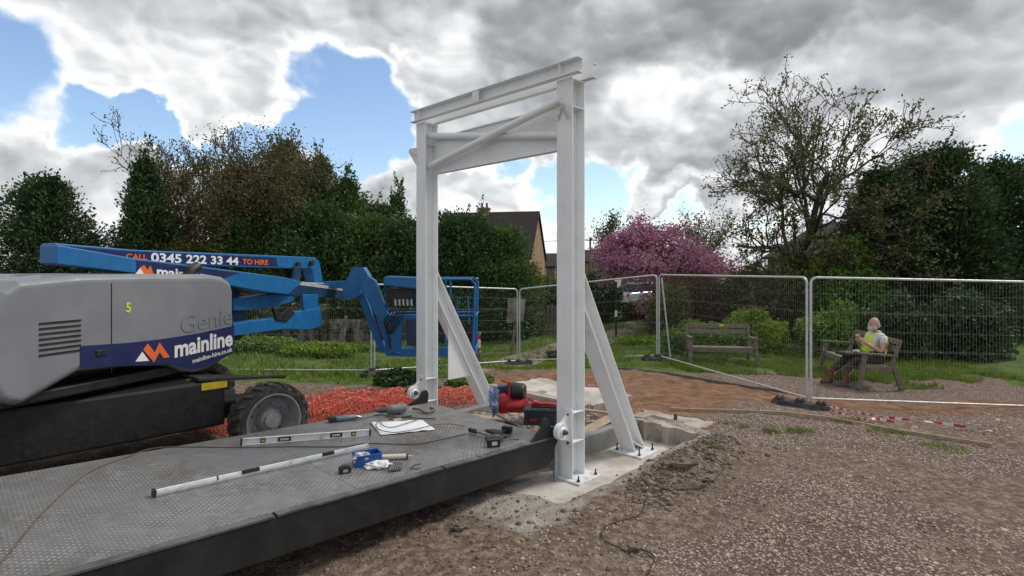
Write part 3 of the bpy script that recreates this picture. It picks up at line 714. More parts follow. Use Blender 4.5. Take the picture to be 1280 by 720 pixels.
# hose
def smooth_path(pts, n=6):
    out = []
    for i in range(len(pts) - 1):
        p0, p1, p2, p3 = pts[max(i - 1, 0)], pts[i], pts[i + 1], pts[min(i + 2, len(pts) - 1)]
        for k in range(n):
            t_ = k / n; out.append(.5 * ((2 * p1) + (p2 - p0) * t_ + (2 * p0 - 5 * p1 + 4 * p2 - p3) * t_ * t_ + (3 * p1 - p0 - 3 * p2 + p3) * t_ ** 3))
    out.append(pts[-1]); return out
hp = [(-60, 760), (0, 705), (55, 640), (110, 592), (162, 571), (203, 560), (300, 560), (360, 559), (427, 559), (459, 555), (517, 556), (552, 550), (582, 543)]
c = MB(); c.tube(smooth_path([dk(*p, .006) for p in hp]), .0045, 6)
tag(c.build('brown_cord', 'hose', smooth=True), 'long brown cord running the length of the deck to the wrench', 'cord')
hp = [(581, 536), (564, 533), (543, 534), (517, 540), (494, 543.5), (477, 541), (470, 535), (474, 529), (480, 535.5), (490, 537), (505, 533), (523, 527)]
c = MB(); c.tube(smooth_path([dk(*p, .024) for p in hp]), .0045, 6)
tag(c.build('brown_cord', 'hose', smooth=True), 'brown cord looped over the white paper', 'cord')
# blue bin with rags
a = dk(459, 580); bx, by = Vector((.86, .5, 0)), Vector((-.5, .86, 0))
o = thing('parts_bin', 'small open blue plastic parts bin on the deck', 'parts bin', tuple(a), math.atan2(bx.y, bx.x))
w_, l_, h_ = .13, .20, .095; c = MB()
c.box(a + ZU * .004, (l_, w_, .006), (bx, by, ZU))
for s in (-1, 1): c.box(a + by * s * w_ / 2 + ZU * h_ / 2, (l_ + .005, .005, h_), (bx, by, ZU))
c.box(a + bx * l_ / 2 + ZU * h_ / 2, (.005, w_ - .005, h_), (bx, by, ZU)); c.box(a - bx * l_ / 2 + ZU * h_ * .3, (.005, w_ - .005, h_ * .6), (bx, by, ZU))
for s in (-1, 1): c.box(a + by * s * (w_ / 2 + .006) + ZU * (h_ - .004), (l_ + .012, .010, .008), (bx, by, ZU))
c.build('tub', 'plastic_blue', o, bevel=.0015)
def crumple(name, label, cat, c0, r, m_, seed, n=22, amp=.8):
    c = MB(); c.blob(c0, r, None, n, amp, seed); q = c.build(name, m_, smooth=False)
    return tag(q, label, cat)
crumple('crumpled_rag', 'dirty beige rag stuffed in the front of the blue bin', 'rag', a - bx * .05 - by * .01 + ZU * .055, (.07, .05, .045), 'rag', 2)
crumple('plastic_bag', 'crumpled white plastic bag in front of the blue bin', 'plastic bag', dk(472, 585) + ZU * .022, (.095, .055, .032), 'bag', 5)
o = thing('cartridge_gun', 'cream sealant cartridge lying right of the blue bin', 'cartridge', tuple(dk(492, 573)), 0)
a1, b1 = dk(476, 575.5, .025), dk(508, 574, .025)
c = MB(); c.cyl(a1, b1, .022, 16); c.build('tube', 'cartridge', o, smooth=True)
c = MB(); c.cyl(b1, b1 + (b1 - a1).normalized() * .012, .026, 16); c.build('cap', 'black', o); c = MB(); c.tube([b1 + (b1 - a1).normalized() * .012, b1 + (b1 - a1).normalized() * .06], [.007, .003], 8); c.build('nozzle', 'cartridge', o)
o = thing('socket_roll', 'row of chrome sockets beside the white plastic bag', 'sockets', tuple(dk(493, 585)), 0)
for i in range(5):
    a1, b1 = dk(487 + i * 3.2, 590.5 - i * .4, .013), dk(490.5 + i * 3.0, 580, .013); c = MB(); c.cyl(a1, b1, .0095, 10); c.cyl(a1 - (b1 - a1).normalized() * .004, a1, .0075, 10); c.build('socket', 'steel', o, smooth=True)
def battery(px, py, s, rz, label):
    q = dk(px, py); o = thing('battery_pack', label, 'battery', tuple(q), rz, None)
    c = MB(); c.prism([(-.055 * s, -.035 * s, 0), (.055 * s, -.035 * s, 0), (.055 * s, -.035 * s, .052 * s), (.035 * s, -.035 * s, .066 * s), (-.045 * s, -.035 * s, .066 * s), (-.055 * s, -.035 * s, .05 * s)], (0, .07 * s, 0))
    c.build('case', 'black', o, bevel=.003, local=True)
    c = MB(); c.box((-.0, -.0365 * s, .03 * s), (.045 * s, .003, .026 * s)); c.build('sticker', 'galv', o, local=True)
    c = MB(); c.box((0, 0, .069 * s), (.05 * s, .05 * s, .010)); c.build('rail', 'dark_steel', o, bevel=.002, local=True)
battery(431, 591, .8, .5, 'black battery pack standing alone left of the blue bin')
def drill(q, rz, label, body, bat=True, chuck=.05, cat='power drill', name='cordless_drill', scale=1.0):
    s = scale; o = thing(name, label, cat, tuple(q), rz)
    z = .036 * s
    c = MB(); c.lathe([(0, 0), (.022 * s, .0), (.032 * s, .012 * s), (.034 * s, .10 * s), (.030 * s, .14 * s), (.022 * s, .15 * s), (0, .15 * s)], (0, 0, z), (1, 0, 0), 18); c.build('motor_body', body, o, smooth=True, local=True)
    c = MB(); c.lathe([(0, .15 * s), (.020 * s, .15 * s), (.021 * s, .185 * s), (.012 * s, (.20 + chuck * .3) * s), (.006 * s, (.20 + chuck * .6) * s), (0, (.20 + chuck * .6) * s)], (0, 0, z), (1, 0, 0), 14); c.build('chuck', 'dark_steel', o, smooth=True, local=True)
    c = MB(); c.tube([(.045 * s, -.01 * s, z), (.038 * s, -.06 * s, z - .004), (.028 * s, -.115 * s, z - .006)], [.020 * s, .017 * s, .019 * s], 10); c.build('grip', body if not bat else 'black', o, smooth=True, local=True)
    if bat: c = MB(); c.box((.03 * s, -.15 * s, z + .002), (.115 * s, .055 * s, .070 * s)); c.build('battery', 'black', o, bevel=.005, local=True); c = MB(); c.box((.03 * s, -.179 * s, z + .002), (.05 * s, .003, .03 * s)); c.build('battery_sticker', 'white_scuffed', o, local=True)
    return o
drill(dk(607, 553), R(20), 'olive and black cordless drill with its battery pack toward the deck edge', 'drill_olive')
drill(dk(628, 546), R(150), 'black cordless wrench with its square battery pack at the deck corner', 'drill_olive', scale=.9)
# torque wrench with a black grip
a1, b1 = dk(587, 541, .03), dk(626, 552, .03); d = (b1 - a1).normalized(); o = thing('torque_wrench', 'chrome bar wrench with a thick black grip lying beside the drills', 'wrench', tuple((a1 + b1) / 2), 0)
c = MB(); c.tube([a1 - d * .01, a1, a1 + d * .09, a1 + d * .10], [.016, .022, .022, .014], 12); c.build('grip', 'black', o, smooth=True)
c = MB(); c.cyl(a1 + d * .10, b1, .0115, 10); c.build('shaft', 'steel', o, smooth=True); c = MB(); c.lathe([(0, -.02), (.026, -.018), (.026, .018), (0, .02)], b1, ZU, 14); c.build('ratchet_head', 'steel', o, smooth=True)
c = MB(); c.tube(smooth_path([dk(595, 570.5, .006), dk(600, 571.5, .006), dk(606, 570, .006), dk(617, 565.5, .006)], 3), .004, 6)
tag(c.build('hex_key', 'black', smooth=True), 'bent black hex key on the deck edge by the drill', 'hex key')
c = MB(); c.tube(smooth_path([dk(513, 587, .005), dk(518, 582, .005), dk(526, 580.5, .005)], 3), .003, 6); c.tube(smooth_path([dk(514, 586, .005), dk(520, 587, .005), dk(525, 586, .005)], 3), .003, 6)
tag(c.build('wire_clip', 'black', smooth=True), 'small bent piece of black wire on the bare plate right of the sockets', 'wire')
c = MB(); c.beam(dk(638, 549.5, .006), dk(649, 549, .006), .02, .008); tag(c.build('steel_spacer', 'steel', bevel=.001), 'small bright steel spacer at the deck corner beside the wrench battery', 'spacer')
# rotary hammer, grinder
o = drill(dk(508, 517, .012), R(205), 'large grey corded rotary hammer drill on the far edge of the deck', 'drill_grey', bat=False, scale=1.5, chuck=.05, name='rotary_hammer', cat='power drill')
c = MB(); c.tube(smooth_path([dk(516, 514, .03), dk(524, 515, .03), dk(531, 518, .02), dk(538, 517, .02), dk(543, 514, .02), dk(538, 512, .02)], 4), .014, 8); c.build('side_handle', 'hose', o, smooth=True)
c = MB(); c.tube(smooth_path([dk(478, 520, .02), dk(470, 520, .01), dk(455, 524, .01), dk(440, 527, .01)], 4), .004, 6); tag(c.build('drill_bit_cable', 'black', smooth=True), 'thin black cable trailing between the blue grinder and the hammer drill', 'cable')
o = thing('angle_grinder', 'blue and black angle grinder at the far left of the tools', 'grinder', tuple(dk(430, 527)), 0)
a1, b1 = dk(420, 527.5, .03), dk(446, 524.5, .03); d = (b1 - a1).normalized()
c = MB(); c.tube([a1, a1 + d * .02, b1 - d * .02, b1], [.024, .032, .030, .022], 14); c.build('body', 'drill_blue', o, smooth=True)
c = MB(); c.box(a1 - d * .04, (.07, .06, .055), (d, ZU.cross(d), ZU)); c.build('battery', 'black', o, bevel=.006); c = MB(); c.tube([b1, b1 - ZU * .01 + d * .05], [.018, .012], 10); c.build('spindle', 'steel', o, smooth=True)
c = MB(); c.box(dk(497, 526, .010), (.09, .05, .02), (bx, by, ZU)); tag(c.build('wood_offcut', 'tan', bevel=.002), 'small tan wood offcut by the top edge of the white paper', 'offcut')
for (p0, p1, r_) in (((482, 522), (545, 525), .006), ((486, 525), (515, 521), .008)):
    c = MB(); c.cyl(dk(*p0, .012), dk(*p1, .012), r_, 8); tag(c.build('chisel_rod', 'dark_steel', smooth=True), ('long thin' if r_ < .007 else 'short thick') + ' dark steel rod lying between the hammer drill and the paper', 'rod')
# ------------------------------------------------------------------ red blower and toolbox between the legs
q = Vector(g(1.35, .42, .20)); 
def at(px, py, Y): return P(px, py, Y)
YB = 6.75
o = thing('blower', 'red metal blower drum with a black motor on top, standing between the legs', 'blower', tuple(at(636, 518, YB)))
c = MB(); ax = Vector((1, -.12, 0)).normalized(); fr = Vector((.12, 1, 0)).normalized()
ctr = at(630, 503, YB)
c.lathe([(0, -.115), (.06, -.115), (.105, -.10), (.125, -.06), (.125, .06), (.105, .10), (0, .115)], ctr, fr, 28); c.build('drum', 'red_paint', o, smooth=True, bevel=0)
c = MB(); c.lathe([(0, 0), (.070, 0), (.082, .03), (.082, .19), (.075, .25), (.062, .26), (0, .26)], at(634, 507, YB - .05), Vector((1, -.12, .02)), 24); c.build('outlet_pipe', 'red_paint', o, smooth=True)
c = MB(); c.lathe([(.085, -.012), (.098, -.012), (.098, .012), (.085, .012)], at(660, 505, YB - .08), Vector((1, -.12, .02)), 24); c.build('flange', 'red_paint', o, smooth=True)
c = MB(); c.lathe([(0, -.11), (.08, -.11), (.10, -.09), (.105, 0), (.10, .09), (.085, .11), (0, .11)], at(645, 489, YB), Vector((1, -.3, 0)), 24); c.build('motor', 'black', o, smooth=True)
c = MB(); c.box(at(629, 489, YB + .05), (.14, .12, .14)); c.build('engine_block', 'blue_dark', o, bevel=.01)
c = MB(); c.tube([at(636, 500, YB - .12), at(637, 478, YB - .12), at(634, 478, YB + .1)], .010, 8); c.tube([at(636, 479, YB - .1), at(627, 475, YB - .05)], .014, 8); c.build('handle', 'red_paint', o, smooth=True)
c = MB(); c.blob(at(618, 502, YB - .1), (.06, .06, .13), None, 20, 1.0, 3); tag(c.build('blue_film', 'film_blue'), 'crumpled translucent blue plastic bag against the foot of the far stay', 'plastic bag')
YT = 6.25
o = thing('tool_case', 'dark blue-black plastic tool case behind the end of the deck', 'tool case', tuple(at(676, 529, YT)))
c = MB(); ax = (Vector((.98, -.12, 0)).normalized(), Vector((.12, .98, 0)).normalized(), ZU); c.box(at(676, 519, YT + .12), (.36, .26, .17), ax); c.build('case_body', 'toolbox', o, bevel=.012)
c = MB(); c.box(at(676, 510.5, YT + .12), (.375, .275, .02), ax); c.build('lid_rim', 'black', o, bevel=.005)
c = MB(); c.box(at(667, 525, YT - .015), (.08, .006, .03), ax); c.build('latch', 'red_paint', o)
for i in range(6): c = MB(); c.box(at(658 + i * 7.5, 519, YT - .012), (.008, .01, .13), ax); c.build('rib', 'toolbox', o)
o = thing('red_bar_clamp', 'red and black clamp tool lying on top of the tool case', 'clamp', tuple(at(676, 508, YT + .1)))
c = MB(); c.tube([at(663, 506, YT + .08), at(668, 503, YT + .08), at(676, 505, YT + .08), at(684, 505, YT + .08), at(697, 507, YT + .08)], [.02, .03, .018, .026, .018], 10); c.build('arm', 'red_paint', o, smooth=True)
c = MB(); c.beam(at(664, 508, YT + .05), at(695, 509, YT + .05), .05, .02); c.build('bar', 'black', o, bevel=.003)
c = MB(); c.blob(at(647, 526, 6.3), (.075, .06, .055), None, 16, .5, 7); tag(c.build('pale_stone', 'rubble', smooth=True), 'rounded pale pinkish stone left of the tool case', 'stone')
# planks and boards
def plank(a, b_, w, h, m_, label, name='plank', cat='plank'):
    c = MB(); c.beam(a, b_, w, h); return tag(c.build(name, m_, bevel=.003), label, cat)
plank(g(1.42, 1.30, .24), g(.10, 1.55, .27), .07, .02, 'timber', 'thin pale timber batten leaning over the rubble behind the near column')
plank(g(.42, 1.32, .26), g(.36, .55, .20), .16, .015, 'timber', 'short pale board lying in the rubble between the legs')
plank(g(2.05, .02, .245), g(1.0, .55, .235), .16, .02, 'timber', 'beige dusty board beside the foot of the far stay')
plank(g(1.1, .05, .40), g(.45, .05, .28), .05, .02, 'timber_old', 'weathered narrow board propped at the end of the deck')
plank(P(938, 558, 6.2) , P(962, 561, 6.15), .04, .02, 'timber', 'small pale stick lying on the gravel', 'stick', 'stick')

# ------------------------------------------------------------------ stones
def rocks(name, pts, sizes, m_, label=None, cat=None, kind='stuff', sub=0):
    ico = [(0, 0, 1), (.894, 0, .447), (.276, .851, .447), (-.724, .526, .447), (-.724, -.526, .447), (.276, -.851, .447), (.724, .526, -.447), (-.276, .851, -.447), (-.894, 0, -.447), (-.276, -.851, -.447), (.724, -.526, -.447), (0, 0, -1)]
    tri = [(0, 1, 2), (0, 2, 3), (0, 3, 4), (0, 4, 5), (0, 5, 1), (1, 6, 2), (2, 7, 3), (3, 8, 4), (4, 9, 5), (5, 10, 1), (6, 7, 2), (7, 8, 3), (8, 9, 4), (9, 10, 5), (10, 6, 1), (6, 11, 7), (7, 11, 8), (8, 11, 9), (9, 11, 10), (10, 11, 6)]
    ico = np.array(ico); n = len(pts); V = ico[None] * (1 + .35 * (rs.rand(n, 12, 1) - .5)) * np.array(sizes)[:, None, None]
    sc = np.stack([1 + .5 * (rs.rand(n) - .3), 1 + .4 * (rs.rand(n) - .5), .55 + .3 * rs.rand(n)], -1)[:, None, :]; V = V * sc
    th = rs.rand(n) * 6.28; c_, s_ = np.cos(th)[:, None], np.sin(th)[:, None]
    V = np.stack([V[..., 0] * c_ - V[..., 1] * s_, V[..., 0] * s_ + V[..., 1] * c_, V[..., 2]], -1) + np.array(pts)[:, None, :]
    Fx = (np.array(tri)[None] + (np.arange(n) * 12)[:, None, None]).reshape(-1, 3)
    o = np_mesh(name, V.reshape(-1, 3), Fx, m_); return tag(o, label, cat, None, kind)
n = 46000
X = rs.uniform(-.6, 7.5, n); Yy = 2.2 + (rs.rand(n) ** 1.35) * 6.3; u, v = uv_of(X, Yy)
k = (u < -.62) & (np.abs(X) < Yy * .95 + .3); dn = fbm(X * .9 + 4, Yy * .9, 4); k &= (rs.rand(n) > .28 + dn * 1.3)
X, Yy = X[k], Yy[k]; Z = terrain(X, Yy)
rocks('gravel', np.stack([X, Yy, Z + .001], -1), np.clip(rs.lognormal(-4.95, .40, len(X)), .003, .024), 'stone', 'pinkish brown crushed stone gravel covering the right foreground', 'gravel')
n = 1900
u = rs.uniform(.36, 2.05, n); v = rs.uniform(.1, 1.5, n); X = G0.x + g1.x * u + g2.x * v; Yy = G0.y + g1.y * u + g2.y * v
rocks('rubble', np.stack([X, Yy, terrain(X, Yy) + .005], -1), np.clip(rs.lognormal(-4.0, .55, n), .008, .06), 'rubble', 'broken brick and stone rubble between the two legs', 'rubble')
n = 1100
u = rs.normal(-.95, .17, n); v = rs.uniform(-.3, 1.75, n); X = G0.x + g1.x * u + g2.x * v; Yy = G0.y + g1.y * u + g2.y * v
rocks('soil_clods', np.stack([X, Yy, terrain(X, Yy) + .004], -1), np.clip(rs.lognormal(-4.5, .5, n), .005, .035), 'clod', 'dark clods of earth along the edge of the slab', 'soil')
n = 900
X = rs.uniform(-1.8, .9, n); Yy = rs.uniform(2.6, 5.2, n); u, v = uv_of(X, Yy); k = (u < .3); X, Yy = X[k], Yy[k]
rocks('soil_clods', np.stack([X, Yy, terrain(X, Yy) + .003], -1), np.clip(rs.lognormal(-4.6, .5, len(X)), .005, .03), 'clod', 'small dark clods on the bare earth beside the deck', 'soil')
for (px, py, s, lb) in ((853, 584, .085, 'large dark stone at the foot of the rubble ridge'), (574, 662, .045, 'brown stone on the bare earth in front of the deck'), (886, 602, .04, 'brown stone below the rubble ridge'), (790, 690, .05, 'dark clod beside the black cable in the foreground')):
    q = gp(px, py); c = MB(); c.blob(q + ZU * s * .3, (s * 1.3, s * .8, s * .55), None, 14, .7, px % 13); tag(c.build('stone', 'clod', smooth=True), lb, 'stone')
hp = [(905, 560), (893, 572), (905, 588), (880, 612), (858, 615), (826, 616), (810, 622), (806, 634), (798, 646), (775, 654), (757, 660), (752, 672), (758, 681), (778, 688), (800, 690), (816, 696), (818, 706), (812, 716), (806, 735)]
c = MB(); c.tube(smooth_path([gp(*p, .012) for p in hp], 5), .0048, 6); tag(c.build('black_cable', 'cable', smooth=True), 'black cable snaking over the gravel in the right foreground', 'cable')
c = MB(); q = gp(768, 596, .01); c.blob(g(-.33, .33, .008), (.012, .012, .008), None, 8); tag(c.build('bottle_top', 'red_paint', smooth=True), 'tiny red cap on the pale slab between the two base plates', 'cap')
q = g(-.1, 1.95, .2); c = MB(); c.cyl(q, q + ZU * .075, .022, 10); tag(c.build('pipe_stub', 'drill_olive', smooth=True), 'short dark pipe stub standing on the broken slab', 'pipe')
# straw and twigs on the gravel
rr_ = random.Random(4); c = MB()
for i in range(260):
    x, y = rr_.uniform(.3, 6.5), rr_.uniform(2.6, 8.0); u, v = uv_of(x, y)
    if u > -.7: continue
    a_2 = rr_.uniform(0, 6.28); L_ = rr_.uniform(.02, .09); c.beam((x, y, tz(x, y) + .012), (x + math.cos(a_2) * L_, y + math.sin(a_2) * L_, tz(x, y) + .014), .003, .003)
tag(c.build('straw', 'timber'), 'bits of straw and twig scattered over the gravel', 'straw', None, 'stuff')
# timber edging
for pts, lb in (([(660, 459), (705, 460), (780, 462), (835, 468), (880, 476), (940, 486), (985, 492)], 'weathered timber edging board along the far side of the red soil'), ([(838, 514), (870, 515), (920, 516), (980, 519), (1040, 526), (1119, 541), (1240, 560)], 'pale timber edging between the red soil and the gravel')):
    c = MB(); Q_ = [gp(*p) for p in pts]
    for a1, b1 in zip(Q_[:-1], Q_[1:]): c.beam(a1 + ZU * .01, b1 + ZU * .01, .025, .07)
    tag(c.build('timber_edging', 'timber' if 'pale' in lb else 'timber_old', bevel=.003), lb, 'edging board')
# ------------------------------------------------------------------ site fence
FP = [Vector((8.15, 8.55)), Vector((4.66, 8.8)), Vector((3.45, 13.2)), Vector((.17, 14.9)), Vector((-3.08, 12.4)), Vector((-6.7, 12.1)), Vector((-10.2, 11.9)), Vector((-13.7, 11.7))]
FZ = [-.12, -.05, -.07, -.47, -.27, -.2, -.1, -.1]
FL = ['wire mesh fence panel in front of the seated man', 'wire mesh fence panel in front of the empty bench', 'wire mesh fence panel between the near column and the empty bench', 'wire mesh fence panel behind the far stay and the blue basket', 'wire mesh fence panel behind the blue boom arms', 'wire mesh fence panel behind the grey engine cover', 'leftmost wire mesh fence panel']
def panel(A, za, B, zb, label):
    d2 = (B - A).normalized(); A_, B_ = A + d2 * .035, B - d2 * .035
    a, b_ = Vector((A_.x, A_.y, za + .06)), Vector((B_.x, B_.y, zb + .06)); Hh = 1.93
    o = thing('site_fence', label, 'fence panel', (A.x, A.y, za), 0, 'temporary mesh fence panels')
    r_ = .10; d = (b_ - a).normalized()
    def arc(c0, s, e): return [c0 + (s * math.cos(k * math.pi / 12) + e * math.sin(k * math.pi / 12)) * r_ for k in range(7)]
    top = arc(a + ZU * (Hh - r_) + d * r_, -d, ZU) + arc(b_ + ZU * (Hh - r_) - d * r_, ZU, d)
    c = MB(); c.tube([a - ZU * .10] + top + [b_ - ZU * .10], .019, 10); c.tube([a + ZU * .03, b_ + ZU * .03], .016, 10); c.build('tube_frame', 'galv_white', o, smooth=True)
    c = MB(); L = (b_ - a).length; n = int(L / .048)
    for i in range(1, n): q = a + d * (L * i / n); c.tube([q + ZU * .03, q + ZU * (Hh - .005)], .0014, 3, False)
    for z in (.25, .27, .55, .80, .82, 1.10, 1.38, 1.40, 1.68): c.tube([a + ZU * z, b_ + ZU * z], .0014, 3, False)
    c.build('wire_mesh', 'wire', o)
for i in range(7): panel(FP[i], FZ[i], FP[i + 1], FZ[i + 1], FL[i])
def foot(x, y, z, rz, label, L=.72):
    o = thing('rubber_block', label, 'fence foot', (x, y, z), rz, 'fence feet')
    c = MB(); c.prism([(-L / 2, -.11, 0), (L / 2, -.11, 0), (L / 2, -.085, .085), (-L / 2, -.085, .085)], (0, .20, 0)); c.build('block', 'rubber', o, bevel=.01, local=True)
    for q in (-L * .36, 0, L * .36): c = MB(); c.box((q, -.005, .10), (.13, .12, .045)); c.box((q - .035, -.005, .13), (.03, .10, .03)); c.box((q + .035, -.005, .13), (.03, .10, .03)); c.build('socket', 'rubber', o, bevel=.006, local=True)
    c = MB(); c.box((0, -.005, .35), (.05, .02, .06)); c.build('clip', 'galv', o, local=True) if False else None
foot(4.46, 8.66, tz(4.46, 8.66) - .01, R(-38), 'black fence foot in front of the empty bench, its near end by the striped tape', .80)
foot(3.40, 13.1, tz(3.4, 13.1), R(15), 'black fence foot at the corner left of the empty bench')
foot(.17, 14.75, tz(.17, 14.75), R(5), 'black fence foot near the leaning board')
foot(-3.08, 12.3, tz(-3.08, 12.3), R(80), 'black fence foot below the blue jib')
foot(-6.7, 12.0, tz(-6.7, 12), R(80), 'black fence foot behind the boom lift')
c = MB(); c.tube([P(827, 347, 13.0), P(838, 449, 13.0)], .019, 8); c.tube([P(838, 449, 13.0), P(823, 450, 13.25)], .015, 8); tag(c.build('fence_strut', 'galv_white', smooth=True), 'leaning galvanised strut at the fence corner left of the empty bench', 'fence strut')
# the second upright seen by the corner is the neighbour's stay
def tape(pts, label, w=.032):
    Q_ = smooth_path(pts, 16); V = []; Fq = []; mi = []
    for i in range(len(Q_) - 1):
        a, b_ = Q_[i], Q_[i + 1]; t0, t1 = i * .16, (i + 1) * .16
        A = Vector((.15, math.cos(t0), math.sin(t0))) * w / 2; B = Vector((.15, math.cos(t1), math.sin(t1))) * w / 2
        k = len(V); V += [a - A, a + A, b_ + B, b_ - B]; Fq.append((k, k + 1, k + 2, k + 3)); mi.append((i // 3) % 2)
    c = MB(); c.add(V, Fq); o = c.build('barrier_tape', 'tape_white'); o.data.materials.append(MATS['tape_red']); o.data.polygons.foreach_set('material_index', mi)
    o.modifiers.new('t', 'SOLIDIFY').thickness = .0015; tag(o, label, 'barrier tape')
tape([gp(1038, 513, .05), gp(1060, 518, .06), gp(1085, 522, .04), gp(1119, 528, .05), gp(1170, 534, .05), gp(1240, 545, .05)], 'upper strand of red and white barrier tape beside the black fence foot')
tape([gp(1038, 515, .03), gp(1058, 522, .03), gp(1078, 527, .03), gp(1100, 528, .03), gp(1150, 538, .03)], 'lower strand of red and white barrier tape on the gravel')

# ------------------------------------------------------------------ benches
def bench(loc, rz, label, L=1.45, plaque=False):
    o = thing('park_bench', label, 'bench', loc, rz)
    M_ = 'bench_wood'
    def part(nm, fn, m_=M_, pr=None): c = MB(); fn(c); return c.build(nm, m_, pr or o, bevel=.004, local=True)
    for i in range(5): part('seat_slat', lambda c: c.box((0, -.25 + i * .098, .43 - i * .006), (L - .08, .082, .024)))
    for z in (.735, .865): part('back_slat', lambda c: c.box((0, .26 + (z - .45) * .24, z), (L - .02, .024, .105), (Vector((1, 0, 0)), Vector((0, .97, -.23)), Vector((0, .23, .97)))))
    for s in (-1, 1):
        x = s * (L / 2 - .03)
        part('front_leg', lambda c: c.beam((x * 1.06, -.36, 0), (x, -.24, .62), .07, .07, (1, 0, 0)))
        part('back_leg', lambda c: c.beam((x, .38, 0), (x, .22, .50), .07, .07, (1, 0, 0)))
        part('back_post', lambda c: c.beam((x, .20, .40), (x, .36, .90), .06, .05, (1, 0, 0)))
        part('armrest', lambda c: c.beam((x, -.34, .655), (x, .31, .62), .08, .035))
        part('side_rail', lambda c: c.beam((x, -.25, .38), (x, .26, .37), .04, .09))
    part('front_rail', lambda c: c.box((0, -.275, .375), (L - .14, .03, .09)))
    if plaque: part('plaque', lambda c: c.box((0.1, .335, .88), (.10, .006, .05)), 'lime_yellow')
    return o
q = gp(905, 456)
bench((4.80, 12.9, tz(4.80, 12.9) - .04), R(-8), 'empty weathered wooden park bench with a small pale plaque', plaque=True)
bz = tz(6.9, 11.2) - .0
BO = Vector((6.90, 11.2, bz)); BR = R(-99)
bench(tuple(BO), BR, 'weathered wooden bench carrying the man in the yellow vest', L=1.85)

# ------------------------------------------------------------------ seated man
def skin_body(name, joints, edges, material, parent, sub=2, root=0, offs=None):
    me = bpy.data.meshes.new(name); me.from_pydata([Vector(j[0]) for j in joints], edges, []); me.materials.append(MATS[material])
    o = bpy.data.objects.new(name, me); COL.objects.link(o); o.parent = parent
    o.modifiers.new('skin', 'SKIN')
    sv = me.skin_vertices[0].data if me.skin_vertices else None
    if sv is None:
        bpy.context.view_layer.update(); sv = me.skin_vertices[0].data
    for i, j in enumerate(joints): r_ = j[1]; sv[i].radius = r_ if isinstance(r_, tuple) else (r_, r_)
    sv[root].use_root = True
    s = o.modifiers.new('sub', 'SUBSURF'); s.levels = sub; s.render_levels = sub
    return o
# man's frame: +x the way he faces, +y to his left, z up; origin on the ground under the hips
mo = Vector((6.86, 10.72, bz)); mrot = R(184)
man = thing('person', 'bald bearded man in a yellow vest and brown boots, eating on a bench', 'person', tuple(mo), mrot)
# joints: pelvis, chest ...
J = [((0, 0, .50), (.135, .17)), ((-.07, 0, .68), (.125, .165)), ((-.12, 0, .86), (.12, .175)), ((-.14, 0, .985), (.075, .10)), ((-.125, 0, 1.045), .058),   # 0-4 spine neck
     ((.0, .10, .49), .095), ((.42, .13, .51), .070), ((.60, .12, .12), .048), ((.58, .12, .07), .045),      # 5-8 left leg
     ((.0, -.10, .49), .095), ((.40, -.10, .52), .070), ((.74, -.12, .14), .048), ((.73, -.12, .08), .045),  # 9-12
     ((-.12, .19, .93), .062), ((-.03, .27, .66), .045), ((.22, .10, .84), .034),                            # 13-15 left arm
     ((-.12, -.19, .93), .062), ((-.02, -.28, .67), .045), ((.23, -.05, .87), .034)]                         # 16-18
E = [(0, 1), (1, 2), (2, 3), (3, 4), (0, 5), (5, 6), (6, 7), (7, 8), (0, 9), (9, 10), (10, 11), (11, 12), (2, 13), (13, 14), (14, 15), (2, 16), (16, 17), (17, 18)]
skin_body('body', J, E, 'skin', man)
def inflate(js, k): return [(p, tuple(x + k for x in (r_ if isinstance(r_, tuple) else (r_, r_)))) for p, r_ in js]
tro = inflate([J[0], J[5], J[6], ((.60, .12, .24), .055), J[9], J[10], ((.70, -.12, .24), .055)], .014)
skin_body('trousers', tro, [(0, 1), (1, 2), (2, 3), (0, 4), (4, 5), (5, 6)], 'trousers', man)
sh = inflate([J[0], J[1], J[2], J[3], J[13], ((-.08, .235, .78), .052), J[16], ((-.08, -.24, .78), .052)], .012)
skin_body('shirt', sh, [(0, 1), (1, 2), (2, 3), (2, 4), (4, 5), (2, 6), (6, 7)], 'shirt', man)
# vest: back and side shell, open in front
ve = inflate([J[0], J[1], J[2], J[3]], .026); ve[0] = ((-.03, 0, .48), (.175, .235)); ve[1] = ((-.09, 0, .68), (.170, .235)); ve[2] = ((-.15, 0, .86), (.165, .235)); ve[3] = ((-.165, 0, .99), (.105, .17))
skin_body('vest', ve, [(0, 1), (1, 2), (2, 3)], 'hivis', man)
c = MB()
for s in (-1, 1):
    c.prism([(.095, s * .105, .55), (.095, s * .165, .55), (.045, s * .175, .75), (-.04, s * .16, .97), (-.09, s * .12, 1.015), (-.06, s * .075, .99), (.01, s * .085, .85), (.065, s * .10, .70)], (.006, s * .010, 0))
c.build('vest_front', 'hivis', man, local=True, bevel=.003)
HO = Vector((-.07, 0, 0)); c = MB(); c.blob((-.01, 0, 1.165), (.098, .078, .118), None, 22); c.blob((.035, 0, 1.135), (.072, .062, .085), None, 18)
c.tube([(.085, 0, 1.185), (.112, 0, 1.160), (.095, 0, 1.140)], [.012, .018, .014], 8)       # nose
for s in (-1, 1): c.blob((-.015, s * .079, 1.15), (.022, .012, .033), None, 10)           # ears
c.v = [tuple(Vector(v) + HO) for v in c.v]; head = c.build('head', 'skin', man, smooth=False, local=True)
head.modifiers.new('r', 'REMESH').mode = 'VOXEL'; head.modifiers['r'].voxel_size = .008
sm_ = head.modifiers.new('s', 'SMOOTH'); sm_.iterations = 6; sm_.factor = .5
for s in (-1, 1): c = MB(); c.blob((.018, s * .030, 1.178), .011, None, 10); c.build('eye', 'glass_dark', head, smooth=True, local=True)
